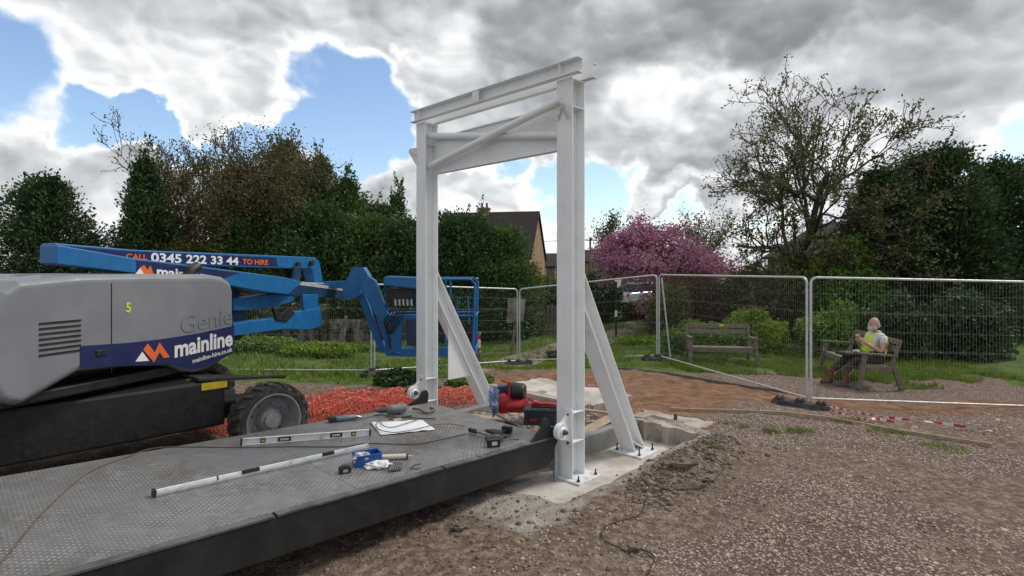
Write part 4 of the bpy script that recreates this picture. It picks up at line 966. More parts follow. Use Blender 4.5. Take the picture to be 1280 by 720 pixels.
c = MB(); c.blob((.062, 0, 1.075), (.058, .060, .062), None, 16, .25, 3); c.blob((.02, .055, 1.10), (.05, .025, .05), None, 12, .3, 4); c.blob((.02, -.055, 1.10), (.05, .025, .05), None, 12, .3, 5); c.blob((.100, 0, 1.128), (.018, .038, .010), None, 10)
c.v = [tuple(Vector(v) + HO) for v in c.v]; c.build('beard', 'beard', head, smooth=True, local=True)
c = MB(); c.blob((-.06, 0, 1.135), (.055, .075, .05), None, 14, .25, 8); c.v = [tuple(Vector(v) + HO) for v in c.v]; c.build('hair', 'beard', head, smooth=True, local=True)
# hands: palm and five fingers, closed on food in front of the chin
for s, base in ((1, Vector((.22, .10, .84))), (-1, Vector((.23, -.05, .87)))):
    d = Vector((.35, -s * .55, .76)).normalized(); w = Vector((1, 0, 0)) - d * d.x; w.normalize(); k = d.cross(w)
    js = [(base, .026), (base + d * .045, (.030, .020)), (base + d * .085, (.034, .018))]; ed = [(0, 1), (1, 2)]
    for i, (off, L_) in enumerate(((-.028, .068), (-.010, .078), (.010, .074), (.027, .056))):
        r0 = base + d * .082 + w * off; m1 = r0 + d * L_ * .45 - k * s * .010; m2 = m1 + (d * .35 - k * s * .9).normalized() * L_ * .35; m3 = m2 + (-d * .3 - k * s).normalized() * L_ * .25
        i0 = len(js); js += [(r0, .0095), (m1, .009), (m2, .0085), (m3, .0075)]; ed += [(2, i0), (i0, i0 + 1), (i0 + 1, i0 + 2), (i0 + 2, i0 + 3)]
    i0 = len(js); t0 = base + d * .035 - w * .030; js += [(t0, .012), (t0 + d * .03 - w * .015 - k * s * .012, .0105), (t0 + d * .055 - w * .008 - k * s * .022, .009)]; ed += [(1, i0), (i0, i0 + 1), (i0 + 1, i0 + 2)]
    skin_body('hand', js, ed, 'skin', man, sub=1)
for s, q, kx in ((1, Vector((.59, .12, 0)), .0), (-1, Vector((.73, -.12, 0)), 0)):
    c = MB(); c.tube([q + Vector((-.02, 0, .30)), q + Vector((-.01, 0, .17)), q + Vector((-.005, 0, .09))], [.068, .060, .058], 14); c.blob(q + Vector((.055, 0, .055)), (.145, .052, .055), None, 16)
    b0 = c.build('boot', 'boot', man, local=True); rm = b0.modifiers.new('r', 'REMESH'); rm.mode = 'VOXEL'; rm.voxel_size = .012; s_ = b0.modifiers.new('s', 'SMOOTH'); s_.iterations = 4
    c = MB(); c.box(q + Vector((.055, 0, .010)), (.28, .10, .022)); c.build('boot_sole', 'rubber', b0, local=True, bevel=.01)
Mm = Frame.M[man.name]
def mw(x, y, z): return Mm @ Vector((x, y, z))
o = thing('lap_tray', 'black flat tray resting on the seated man\'s lap', 'tray', tuple(mw(.36, 0, .60)), mrot)
c = MB(); c.box((0, 0, .0), (.46, .36, .05)); c.build('tray_base', 'black', o, bevel=.01, local=True)
c = MB(); c.box((.02, 0, .028), (.38, .30, .006)); c.build('tray_liner', 'toolbox', o, local=True)
c = MB(); c.blob(mw(.27, 0, .648), (.07, .05, .022), None, 14, .6, 2); tag(c.build('food_wrapper', 'paper'), 'crumpled white food wrapper on the black lap tray', 'wrapper')
c = MB(); c.blob(mw(.275, 0.01, .945), (.028, .04, .022), None, 12, .3, 5); tag(c.build('sandwich', 'tan', smooth=True), 'sandwich held in both hands by the seated man', 'sandwich')
c = MB(); c.box(mw(.46, .06, .636), (.14, .05, .012)); tag(c.build('lunch_bar', 'tan', bevel=.003), 'small tan snack bar on the left edge of the lap tray', 'snack')

# ------------------------------------------------------------------ things beyond the fence
# leaning board on a post
a, b_ = P(637, 452, 16.2), P(650, 372, 16.2)
o = thing('information_board', 'weathered grey board on a leaning timber post beyond the fence', 'board', tuple(a))
c = MB(); c.beam(a, b_ + (b_ - a) * .02, .09, .09); c.build('post', 'timber_old', o, bevel=.005)
c = MB(); c.prism([P(635, 373, 16.1), P(657, 374, 16.1), P(654, 402, 16.1), P(633, 404, 16.1)], (0, .05, 0)); c.build('panel', 'ivywall', o, bevel=.004)
# post with a white band
q = gp(770, 421)
o = thing('marker_post', 'thin black post with a white band and a small pale sign beside the footpath', 'post', tuple(q))
Yp = q.y; c = MB(); c.cyl(q, P(770, 352, Yp), .035, 10); c.build('pole', 'black', o, smooth=True)
c = MB(); c.cyl(P(770, 396, Yp), P(770, 388, Yp), .042, 10); c.build('white_band', 'white_decal', o, smooth=True)
c = MB(); c.prism([P(768, 350, Yp), P(777, 349, Yp), P(776, 357, Yp), P(772, 360, Yp)], (0, .02, 0)); c.build('sign_plate', 'white_decal', o)
# red thing by the basket
q = P(597, 440, 11.5)
o = thing('fuel_can', 'small red container with a white panel and teal cap behind the far stay', 'container', tuple(q))
c = MB(); c.box(P(595, 428, 11.5), (.17, .13, .34)); c.build('body', 'red_paint', o, bevel=.02); c = MB(); c.box(P(599, 430, 11.42), (.055, .02, .17)); c.build('white_panel', 'white_decal', o, bevel=.005)
mat('teal', (.02, .28, .24), None, 5, .5); c = MB(); c.cyl(P(598.5, 418.5, 11.5), P(598.5, 415, 11.5), .05, 12); c.build('cap', 'teal', o, smooth=True)
mb_ = MB(); mb_.box(P(594, 443, 11.5), (.25, .25, .12)); tag(mb_.build('timber_block', 'timber_old', bevel=.01), 'low timber block under the red container', 'block')
# parked car
cq = gp(806, 379); CY = 33.0; cz = tz(7.9, CY); co_ = Vector((8.15, CY, cz - .15))
car = thing('parked_car', 'pale silver parked car half hidden behind the shrubs', 'car', tuple(co_), R(25))
def prof(pts, x0, x1): c = MB(); c.prism([(p[0], x0, p[1]) for p in pts], (0, x1 - x0, 0)); return c
prof([(-2.1, .35), (-2.1, .85), (-1.95, .95), (-1.1, 1.0), (.9, 1.0), (1.75, .9), (2.05, .75), (2.1, .35)], -.85, .85).build('body', 'car_paint', car, bevel=.08, local=True, seg=3)
prof([(-1.75, .98), (-1.25, 1.42), (.25, 1.45), (1.05, .98)], -.72, .72).build('cabin', 'glass_dark', car, bevel=.06, local=True)
prof([(-1.20, 1.43), (-1.15, 1.47), (.2, 1.49), (.27, 1.45)], -.70, .70).build('roof', 'car_paint', car, bevel=.02, local=True)
for x in (-1.3, 1.3):
    for s in (-1, 1):
        c = MB(); c.lathe([(0, -.1), (.28, -.1), (.32, -.06), (.32, .06), (.28, .1), (0, .1)], (x, s * .78, .32), (0, 1, 0), 20); wh = c.build('wheel', 'black', car, smooth=True, local=True)
        c = MB(); c.lathe([(0, .101 * s), (.2, .101 * s), (.2, .108 * s), (0, .112 * s)], (x, s * .78, .32), (0, 1, 0), 16); c.build('rim', 'galv', wh, local=True)
for s in (-1, 1):
    c = MB(); c.box((2.04, s * .6, .72), (.08, .35, .14)); c.build('headlight', 'white_decal', car, local=True, bevel=.02)
    c = MB(); c.box((-2.09, s * .65, .8), (.05, .25, .16)); c.build('tail_light', 'red_paint', car, local=True, bevel=.01)

# ------------------------------------------------------------------ houses
def gable(name, label, loc, rz, L, Wd, he, hr, wall, chim=(), wins=(), cat='house', over=.25):
    o = thing(name, label, cat, loc, rz)
    c = MB(); c.prism([(-L / 2, -Wd / 2, -1), (-L / 2, Wd / 2, -1), (-L / 2, Wd / 2, he), (-L / 2, 0, hr - .05), (-L / 2, -Wd / 2, he)], (L, 0, 0)); c.build('wall', wall, o, local=True)
    c = MB(); sl = (hr - he) / (Wd / 2)
    for s in (-1, 1): c.prism([(-L / 2 - .15, 0, hr), (-L / 2 - .15, s * (Wd / 2 + over), he - sl * over), (-L / 2 - .15, s * (Wd / 2 + over), he - sl * over + .16), (-L / 2 - .15, 0, hr + .18)], (L + .3, 0, 0))
    rf = c.build('roof', 'roof_tile', o, local=True)
    for x, y, w, h in chim:
        c = MB(); c.box((x, y, hr + h / 2 - .6), (w, w * .8, h + 1.2)); c.box((x, y, hr + h + .02), (w + .14, w * .8 + .14, .12)); ch = c.build('chimney', 'brick_red', rf, local=True)
        for k in (-.2, .2): c = MB(); c.lathe([(0, 0), (.11, 0), (.09, .35), (.12, .4), (0, .4)], (x + k, y, hr + h + .08), (0, 0, 1), 10); c.build('chimney_pot', 'brick_red', ch, local=True)
    for x, z, w, h in wins:     # on the long front (-y) wall
        c = MB()
        for dx in (-w / 2, 0, w / 2): c.box((x + dx, -Wd / 2 - .03, z), (.07, .07, h))
        for dz_ in (-h / 2, 0, h / 2): c.box((x, -Wd / 2 - .028, z + dz_), (w, .066, .06))
        wf = c.build('window', 'white_decal', o, local=True); c = MB(); c.box((x, -Wd / 2 - .006, z), (w, .02, h)); c.build('pane', 'glass_dark', wf, local=True)
    return o
HY_ = 42
gable('house', 'buff brick house with dark tiled roof and a chimney above the hedge', (-1.8, 46.5, -.5), R(-12), 8.0, 7.4, 3.4, 7.0, 'brick_buff', [(-.5, 0, .8, .45)], [(1.5, 2.2, 1.2, 1.1)])
gable('house', 'small distant red brick house with white windows left of the near column', (6.3, 80, -.5), R(4), 9, 7, 2.7, 4.4, 'brick_red', [(2.5, 0, .8, .8)], [(-2.6, 1.9, 1.3, 1.3), (.0, 1.9, 1.3, 1.3), (2.6, 1.9, 1.3, 1.3)])
gable('house', 'long dark roofed house right of the near column behind the trees', (15.5, 66, -.5), R(-6), 15, 7, 3.2, 4.5, 'brick_buff', [(-4.5, 0, .7, .6)], [(-5, 1.8, 1.4, 1.1), (-1, 1.8, 1.4, 1.1)])
gable('house', 'dark brown building with a steep roof behind the tall bare tree', (18.4, 31, -.5), R(90), 5.5, 6.0, 3.2, 5.0, 'timber_old', [], [])
o = thing('utility_pole', 'distant wooden utility pole with overhead wires beside the near column', 'pole', (8.1, 58, -.4))
c = MB(); c.tube([(0, 0, 0), (0, 0, 5.6)], [.14, .10], 8); c.build('pole', 'timber_old', o, smooth=True, local=True)
c = MB(); c.box((0, 0, 5.3), (1.0, .1, .1)); c.build('crossarm', 'timber_old', o, local=True)
for k in (-.35, .35):
    c = MB(); c.tube([(k, 0, 5.36), (k - 6, -3, 5.0), (k - 14, -7, 5.55), (k - 22, -10, 6.2)], .018, 4); c.build('wire', 'cable', o, local=True)
# old wall patches behind the fence, under the ivy
V = []; 
c = MB(); c.beam((-14, 17.4, .15), (-5.5, 16.8, .15), .3, 1.7); c.beam((-5.5, 16.8, .0), (-2.5, 17.5, -.1), .3, 1.1)
tag(c.build('garden_wall', 'ivywall', bevel=.02), 'old pale rendered wall showing through the ivy behind the boom lift', 'wall')
c = MB()
o = thing('paling_fence', 'dark weathered paling fence under the hedge left of the leaning board', 'fence', (-1, 19.5, -.5))
c = MB(); x = -3.6
while x < 3.0:
    hh_ = 1.25 + random.uniform(-.12, .12); c.box((x, 19.5 + random.uniform(-.02, .02), -.5 + hh_ / 2), (.10, .02, hh_)); x += .135
c.build('palings', 'timber_old', o); c = MB(); c.beam((-3.6, 19.54, -.1), (3.0, 19.54, -.1), .04, .08); c.beam((-3.6, 19.54, .45), (3.0, 19.54, .45), .04, .08); c.build('rail', 'timber_old', o)
# ------------------------------------------------------------------ boom lift
tv = Vector((.309, .951, 0)).normalized(); tn = Vector((.951, -.309, 0)).normalized(); TC = Vector((-4.53, 5.88, 0))
def mp(px, py, off=0.0):        # line of sight meets a vertical plane of the machine
    r = ray(px, py); o0 = TC + tn * off
    k = (o0.dot(tn)) / (r.dot(tn)); return Vector((0, 0, CAM_H)) + r * k
bl = thing('boom_lift', 'blue articulated boom lift with a grey engine cover and knobbly tyres', 'boom lift', tuple(TC))
def plate(name, pix, off, thick, m_, parent=bl, bevel=.008, center=True):
    pts = [mp(px, py, off) for px, py in pix]
    if center: pts = [p + tn * (thick / 2) for p in pts]
    c = MB(); c.prism(pts, tn * -thick); return c.build(name, m_, parent, bevel=bevel)
OF = .85
cow_pix = [(100, 340), (130, 341), (200, 342), (262, 343), (280, 346), (290, 353), (293, 364), (293.5, 436), (291, 443), (265, 460), (246, 466), (232, 465), (214, 457), (150, 459), (100, 465)]
pts = [mp(px, py, OF) for px, py in cow_pix]
# extend the tail out past the left of the picture
s_tail = -1.05
tail = TC + tn * OF + tv * s_tail
z_top = mp(130, 341, OF).z
side = [p for p in pts if (p - TC).dot(tv) > -.6]
top_l = Vector((tail.x, tail.y, 2.02)); bot_l = Vector((tail.x, tail.y, .95))
side = [Vector((p.x, p.y, min(p.z, 2.03))) for p in side]
side = side + [bot_l + ZU * .0, bot_l - tv * .14 + ZU * .06, bot_l - tv * .22 + ZU * .22, top_l - tv * .26 - ZU * .50, top_l - tv * .23 - ZU * .28, top_l - tv * .14 - ZU * .11, top_l - tv * .02 - ZU * .03]
c = MB(); c.prism(side, tn * -.62)
cow = c.build('engine_cover', 'cowl_grey', bl, bevel=.085, seg=5)
for k in range(7):
    q = TC + tn * (OF + .001) - tv * .75 + ZU * (1.35 + k * .045); w_g = MB(); w_g.box(q, (.34, .010, .018), (tv, tn, ZU)); w_g.build('vent_slot', 'black', cow)
w_g = MB(); w_g.box(TC + tn * (OF + .001) - tv * .30 + ZU * 1.52, (.006, .008, .86), (tv, tn, ZU)); w_g.build('panel_seam', 'black', cow)
w_g = MB(); w_g.box(TC + tn * (OF + .006) - tv * .40 + ZU * 1.30, (.10, .02, .06), (tv, tn, ZU)); w_g.build('latch', 'black', cow, bevel=.006)
# raised top lip of the cover
c = MB(); c.prism([p - tn * 1.05 for p in side], tn * -.62); c.build('tank_cover', 'cowl_grey', bl, bevel=.06, seg=3)
band = [(100, 432.5), (161, 428.5), (200, 424), (240, 418), (270, 412), (292.5, 407), (291.5, 440.5), (264, 456), (246, 461), (232, 460.5), (214, 454), (161, 456.5), (100, 460)]
c = MB(); bp_ = [mp(px, py, OF) + tn * .002 for px, py in band]; c.prism(bp_, tn * .004); c.build('logo_band', 'navy', cow)
def label_word(txt, pa, pb, capx, off, m_, lift, parent, bold=.02, nm='lettering'):
    a, b_ = mp(*pa, off) + tn * lift, mp(*pb, off) + tn * lift
    Ym = (a.y + b_.y) / 2; c = MB(); word(c, txt, a, b_, capx / FPX * Ym, (0, 0, 1), tn, .0025, bold); return c.build(nm, m_, parent)
label_word('mainline', (217.5, 446.5), (290, 431), 20, OF, 'white_decal', .008, cow, .03)
label_word('mainline-hire.co.uk', (240, 454), (289.5, 439), 5.5, OF, 'white_decal', .008, cow, .015)
c = MB()    # the emblem: a white triangle with an orange zigzag
def lp(px, py, k=.008): return mp(px, py, OF) + tn * k
c.prism([lp(168.5, 452), lp(177, 439.5), lp(185.5, 451)], tn * .002); c.build('emblem_triangle', 'white_decal', cow)
c = MB(); c.prism([lp(178, 437), lp(184, 429.5), lp(192.5, 440.5), lp(198.5, 428), lp(211.5, 446.5), lp(203.5, 447.5), lp(198.5, 440), lp(191.5, 453)], tn * .0035); c.build('emblem_zigzag', 'orange', cow)
label_word('Genie', (226, 417), (290, 404), 22, OF, 'cowl_grey', .004, cow, .0, 'embossed_word')
label_word('5', (157, 390), (163.5, 390), 12, OF, 'lime_yellow', .003, cow, .03)
# exhaust stub
c = MB(); q = mp(243, 343, .4); c.tube([mp(236, 349, .5), mp(238, 338, .5), mp(247, 333, .5)], [.075, .075, .06], 14); c.build('exhaust', 'black', bl, smooth=True)
# turntable, chassis
c = MB(); c.lathe([(0, .62), (.62, .62), (.62, .82), (.5, .84), (.5, .95), (0, .95)], TC, ZU, 36); c.build('turntable', 'black', bl, smooth=True)
c = MB(); c.box(TC + ZU * .98 - tv * .1, (2.3, 1.5, .10), (tv, tn, ZU)); c.build('turntable_deck', 'black', bl, bevel=.02)
c1 = Vector((.68, .733, 0)).normalized(); cn = Vector((.733, -.68, 0)).normalized()
WC = Vector((-2.71, 6.26, .402)); rel = WC - TC; hw = rel.dot(c1); hs_ = rel.dot(cn)
c = MB(); c.box(TC + ZU * .62, (hw * 2 - .75, hs_ * 2 - .5, .50), (c1, cn, ZU)); c.box(TC + ZU * .42, (hw * 2 + .1, .7, .22), (c1, cn, ZU)); c.build('chassis', 'black', bl, bevel=.03)
c = MB(); q = TC + c1 * (hw) + ZU * .78; c.prism([TC + c1 * (hw - .65) + cn * (hs_ - .25) + ZU * .88, TC + c1 * (hw + .28) + cn * (hs_ - .18) + ZU * .80, TC + c1 * (hw + .42) + cn * (hs_ - .55) + ZU * .72, TC + c1 * (hw - .65) + cn * (hs_ - .75) + ZU * .86], ZU * .04); c.build('axle_cover', 'dark_steel', bl, bevel=.01)
c = MB(); q = TC + c1 * (hw - .36) + cn * (hs_ - .244) + ZU * .82; c.beam(q - c1 * .26, q, .008, .075); st = c.build('warning_sticker', 'yellow', bl)
c = MB(); c.beam(P(224, 478, 6.1), P(243, 475, 6.15), .05, .035); c.build('grab_handle', 'yellow', bl, bevel=.012)
for sc_ in (1, -1):
    c = MB(); c.cyl(TC + c1 * (hw * sc_) + cn * hs_ * -1 + ZU * .402, TC + c1 * (hw * sc_) + cn * hs_ + ZU * .402, .09, 12); c.build('axle', 'black', bl, smooth=True)
def wheel(o0, ax):
    n = 40; Rr = .402
    prof_ = [(.285, -.115), (.32, -.135), (.355, -.14), (.385, -.125), (.392, -.05), (.392, .05), (.385, .125), (.355, .14), (.32, .135), (.30, .125), (.285, .10)]
    c = MB(); c.lathe(prof_, o0, ax, n)
    x = Vector(ax).orthogonal().normalized(); x = ZU.cross(Vector(ax)).normalized(); y = Vector(ax).cross(x)
    for k in range(20):
        for s in (-1, 1):
            th = 2 * math.pi * (k + (.5 if s > 0 else 0)) / 20; pts = []
            for (w0, dth) in ((.145, .10), (.145, .30), (.075, .21), (.0, .10), (-.0, -.02), (.075, .02)):
                t_ = th - dth * .9; pts.append((w0 * s, t_))
            a = [o0 + Vector(ax) * w + (x * math.cos(t_) + y * math.sin(t_)) * (.372 if w * s > .12 else .385) for w, t_ in pts]
            b_ = [o0 + Vector(ax) * w + (x * math.cos(t_) + y * math.sin(t_)) * (.402 if w * s > .12 else .416) for w, t_ in pts]
            m_ = len(pts); c.add(a + b_, [tuple(range(m_)), tuple(range(m_, 2 * m_))] + [(i, (i + 1) % m_, m_ + (i + 1) % m_, m_ + i) for i in range(m_)])
    wh = c.build('tyre', 'rubber', bl)
    s = 1
    c = MB(); c.lathe([(.305, .10), (.305, .130), (.288, .130), (.275, .10), (.262, .02), (.235, -.02), (.15, -.03), (.125, .02), (.115, .045), (.085, .048), (.08, .075), (0, .078)], o0, ax, 40)
    for k in range(9): th = 2 * math.pi * k / 9; q = o0 + (x * math.cos(th) + y * math.sin(th)) * .18; c.cyl(q + Vector(ax) * -.03, q + Vector(ax) * .012, .012, 6)
    c.build('rim', 'rim_grey', wh, smooth=True)
for sc_ in (1, -1):
    for sn in (1, -1):
        o0 = TC + c1 * (hw * sc_) + cn * (hs_ * sn); o0.z = .402; wheel(o0, cn * sn)
# arms
lower = plate('secondary_boom', [(60, 306), (161, 323.5), (250, 334), (347, 346.5), (371, 352), (352, 368), (323, 365), (250, 352), (60, 330)], .25, .24, 'blue', bevel=.012)
plate('secondary_decal', [(170, 325), (300, 341), (272, 351), (262, 353), (170, 341)], .25 + .121, .004, 'navy', lower, 0, center=False)
def w2(txt, pa, pb, cap, off, m_, parent, bold): return label_word(txt, pa, pb, cap, off, m_, .006, parent, bold)
w2('mainline', (195.5, 345), (256, 350.5), 12, .25 + .121, 'white_decal', lower, .03)
c = MB()
def lq(px, py, k=.005): return mp(px, py, .371) + tn * k
c.prism([lq(168, 343), lq(176, 333.5), lq(180.5, 343)], tn * .002); c.build('emblem_triangle', 'white_decal', lower)
c = MB(); c.prism([lq(175, 335), lq(179.5, 331), lq(183.5, 337), lq(187.5, 332), lq(191.5, 343), lq(180, 343)], tn * .0035); c.build('emblem_zigzag', 'orange', lower)
upper = plate('primary_boom', [(60, 304), (161, 312.5), (350, 320), (388, 322), (393, 327), (398, 352), (388, 353), (384, 336), (345, 335), (300, 334), (161, 328), (60, 322)], 0.0, .20, 'blue', bevel=.010)
plate('primary_decal', [(60, 306), (161, 314), (345, 322), (348, 333.5), (161, 326.5), (60, 320)], .101, .004, 'navy', upper, 0, center=False)
w2('0345 222 33 44', (188, 327), (297.5, 331), 10.3, .101, 'white_decal', upper, .03)
w2('CALL', (157, 324.0), (183.5, 325), 7, .101, 'orange', upper, .03)
w2('TO HIRE', (302.5, 330), (334.5, 331), 6.2, .101, 'orange', upper, .03)
for (px, py) in ((371, 331), (388, 329)):
    c = MB(); q = mp(px, py, .10); c.cyl(q, q + tn * .05, .045, 14); c.build('pivot_boss', 'black', upper, smooth=True)
plate('lift_cylinder', [(367, 333), (376, 333), (374, 350), (366, 350)], .13, .05, 'blue_dark', upper)
tele = plate('telescopic_section', [(323, 350), (340, 348), (430, 362), (432, 367), (430, 374), (345, 369), (327, 364)], .12, .16, 'blue_dark', bevel=.01)
plate('top_cover', [(352, 348), (360, 350), (430, 361.5), (430, 364.5), (352, 354)], .12, .175, 'galv_white', tele, .004)
plate('mid_arm', [(285, 373), (340, 367), (362, 368), (362, 376), (338, 384), (294, 388), (285, 388)], .10, .18, 'blue', bevel=.01)
plate('mid_arm', [(285, 404), (348, 396), (362, 390), (374, 388), (395, 384), (397, 408), (380, 412), (350, 411), (285, 420)], .15, .18, 'blue', bevel=.01)
plate('link_plate', [(376, 368), (396, 368), (397, 410), (381, 413)], .20, .06, 'blue', bevel=.008)
plate('link_rod', [(340, 384), (350, 392), (360, 384), (368, 391), (358, 402), (344, 400)], .24, .05, 'black', bevel=.01)
plate('riser', [(255, 350), (285, 352), (300, 410), (290, 425), (255, 425)], -.1, .3, 'blue_dark', bevel=.01)
# jib and basket: swung across, facing the camera
YJ = 9.6
def plJ(name, pix, Y, th, m_, parent=bl, bevel=.004): c = MB(); c.prism([P(px, py, Y) for px, py in pix], (0, th, 0)); return c.build(name, m_, parent, bevel=bevel)
plJ('jib_link', [(405, 352), (432, 351), (441, 334), (454, 334), (461, 345), (451, 357), (448, 370), (436, 376), (430, 374), (428, 361), (405, 358)], YJ - .05, .22, 'blue')
plJ('jib_arm', [(450, 357), (459, 344), (469, 351), (488, 402), (483, 408), (472, 399)], YJ - .20, .12, 'blue')
plJ('jib_arm', [(470, 397), (482, 407), (493, 440), (486, 443)], YJ - .16, .10, 'blue')
plJ('jib_rod', [(446, 368), (455, 366), (484, 441), (474, 441)], YJ + .05, .10, 'blue')
c = MB(); c.tube([P(465, 380, YJ - .1), P(470, 398, YJ - .12), P(479, 425, YJ - .1)], .03, 8); c.build('jib_cylinder', 'dark_steel', bl, smooth=True)
bas = bpy.data.objects.new('basket', None)
def tb(mb_, a, b_, r=.02): return mb_.tube([a, b_], r, 8)
X0, X1, Yn, Yf = -2.12, -.62, 9.45, 10.2; zb, ztp = .62, 1.90
c = MB(); c.box(((X0 + X1) / 2, (Yn + Yf) / 2, zb), (X1 - X0, Yf - Yn, .05)); bk = c.build('basket_floor', 'blue', bl, bevel=.01)
c = MB()
for Yq in (Yn, Yf):
    c.tube([(X0, Yq, zb), (X0, Yq, ztp - .08), (X0 + .08, Yq, ztp), (X1 - .08, Yq, ztp), (X1, Yq, ztp - .08), (X1 - .04, Yq, zb)], .022, 8)
    c.tube([(X0, Yq, 1.28), (X1, Yq, 1.28)], .018, 8)
    for xx in (-1.62, -1.12): c.tube([(xx, Yq, zb), (xx, Yq, ztp)], .018, 8)
for xx in (X0, X1): tb(c, (xx, Yn, ztp), (xx, Yf, ztp)); tb(c, (xx, Yn, 1.28), (xx, Yf, 1.28)); tb(c, (xx, Yn, zb + .1), (xx, Yf, zb + .1))
c.tube([(X1 - .30, Yn - .03, 1.05), (X1 - .30, Yn - .03, 1.55), (X1 - .12, Yn - .03, 1.62), (X1 - .10, Yn - .03, 1.15)], .016, 8)
c.build('basket_rails', 'blue', bl, smooth=True)
c = MB()
for xx in np.arange(X0 + .04, X1, .045): c.tube([(xx, Yf, zb), (xx, Yf, 1.28)], .003, 3, False)
for zz in np.arange(zb + .05, 1.28, .045): c.tube([(X0, Yf, zz), (X1, Yf, zz)], .003, 3, False)
c.build('basket_mesh', 'black', bl)
plJ('control_hood', [(479, 348), (482, 345), (520, 346.5), (541, 348), (541, 361), (517, 361), (479, 357)], 9.2, .30, 'blue', bevel=.02)
plJ('control_panel', [(483, 361), (516, 361), (516, 376), (483, 376)], 9.3, .18, 'black', bevel=.01)
for k in range(5): c = MB(); c.cyl(P(494 + k * 5, 374, 9.28), P(494.5 + k * 5, 382, 9.28), .022, 8); c.build('control_lever', 'galv', bl, smooth=True)
c = MB()
for k in range(6):
    c.tube(smooth_path([P(492 + k * 4, 380, 9.35), P(487 + k * 3, 392 + k, 9.3), P(480 + k * 2.5, 402 + k * 2, 9.35), P(486, 420, 9.4), P(488, 436, 9.4)], 4), .012, 6)
c.build('hydraulic_hoses', 'black', bl, smooth=True)
plJ('control_box', [(508, 399), (540, 399), (540, 432), (508, 432)], 9.40, .14, 'blue_dark', bevel=.015)
plJ('mount_frame', [(488, 396), (500, 394), (520, 393), (520, 398), (503, 402), (500, 440), (488, 442)], 9.42, .10, 'blue', bevel=.01)
plJ('toe_board', [(500, 436), (590, 434), (590, 446), (500, 446)], 9.42, .02, 'blue', bevel=.003)
plJ('step_sticker', [(571, 436), (579, 436), (579, 442), (571, 442)], 9.415, .004, 'yellow', bevel=0)

# ------------------------------------------------------------------ red debris netting, heaped beside the deck
def net(p0, p1, width, hmax, seed, label, nl=3):
    o_ = thing('debris_netting', label, 'netting', tuple(p0.lerp(p1, .5))); rr = random.Random(seed)
    ln = (p1 - p0).length; d = (p1 - p0).normalized(); x = ZU.cross(d)
    for L_ in range(nl):
        nu_, nv_ = int(ln / .042), int(width * 1.5 / .042); V = []; Fq = []
        for i in range(nu_ + 1):
            for j in range(nv_ + 1):
                f, w = i / nu_, j / nv_ * 2 - 1; s3 = seed * 7 + L_ * 3.3
                h = hmax * (1 - abs(w) ** 2.2) * (.55 + .25 * L_) * (min(1, min(f, 1 - f) * 5) ** .5)
                nn = mnoise.noise(Vector((f * ln * 3.5, w * 2.5, s3))) * .13 + mnoise.noise(Vector((f * ln * 11, w * 7, s3))) * .07 + mnoise.noise(Vector((f * ln * 24, w * 16, s3))) * .03
                px_ = mnoise.noise(Vector((f * ln * 6, w * 5, s3 + 9))) * .08; py_ = mnoise.noise(Vector((f * ln * 6, w * 5, s3 + 19))) * .08
                q = p0 + d * (f * ln + px_) + x * (w * width / 2 + py_); q.z = p0.z + max(.01, h + nn); V.append(q)
        for i in range(nu_):
            for j in range(nv_): Fq.append((i * (nv_ + 1) + j, (i + 1) * (nv_ + 1) + j, (i + 1) * (nv_ + 1) + j + 1, i * (nv_ + 1) + j + 1))
        c = MB(); c.add(V, Fq); o = c.build('net_layer', 'red_net', o_)
        w = o.modifiers.new('w', 'WIREFRAME'); w.thickness = .009; w.use_even_offset = False
    return o_
net(Vector((-3.15, 7.35, -.02)), Vector((-1.32, 8.55, -.02)), .8, .31, 1, 'long heap of red plastic netting between the wheel and the far column')
net(Vector((-1.25, 8.55, -.02)), Vector((-.50, 8.75, -.02)),   .6, .28, 4, 'small heap of red plastic netting right of the far column', 2)
net(Vector((-4.1, 7.3, -.02)), Vector((-3.25, 7.1, -.02)), .5, .20, 6, 'low scrap of red netting in the shade under the boom lift', 2)

# ------------------------------------------------------------------ trees and shrubs
def leaves_at(C, size, rnd, flat=.35, elong=1.5, dirs=None):
    n = len(C); a = rnd.normal(size=(n, 3)); a /= np.linalg.norm(a, axis=1)[:, None]
    if dirs is not None: a = a * .7 + dirs; a /= np.linalg.norm(a, axis=1)[:, None] + 1e-9
    b_ = rnd.normal(size=(n, 3)); b_ -= a * (a * b_).sum(1)[:, None]; b_ /= np.linalg.norm(b_, axis=1)[:, None]
    s = (size * (.6 + .8 * rnd.rand(n)))[:, None]; A = a * s * elong * .5; B = b_ * s * .5
    V = np.stack([C - A, C + B * .9, C + A, C - B * .9], 1).reshape(-1, 3)
    return V, np.arange(n * 4).reshape(-1, 4)
def add_crown(o, C, size, material, rnd, name='crown', elong=1.5, dirs=None):
    V, Q_ = leaves_at(C, size, rnd, elong=elong, dirs=dirs)
    c = np_mesh(name, V, Q_, material, None, (0, 0, 0)); c.parent = o; c.location = (0, 0, 0); return c
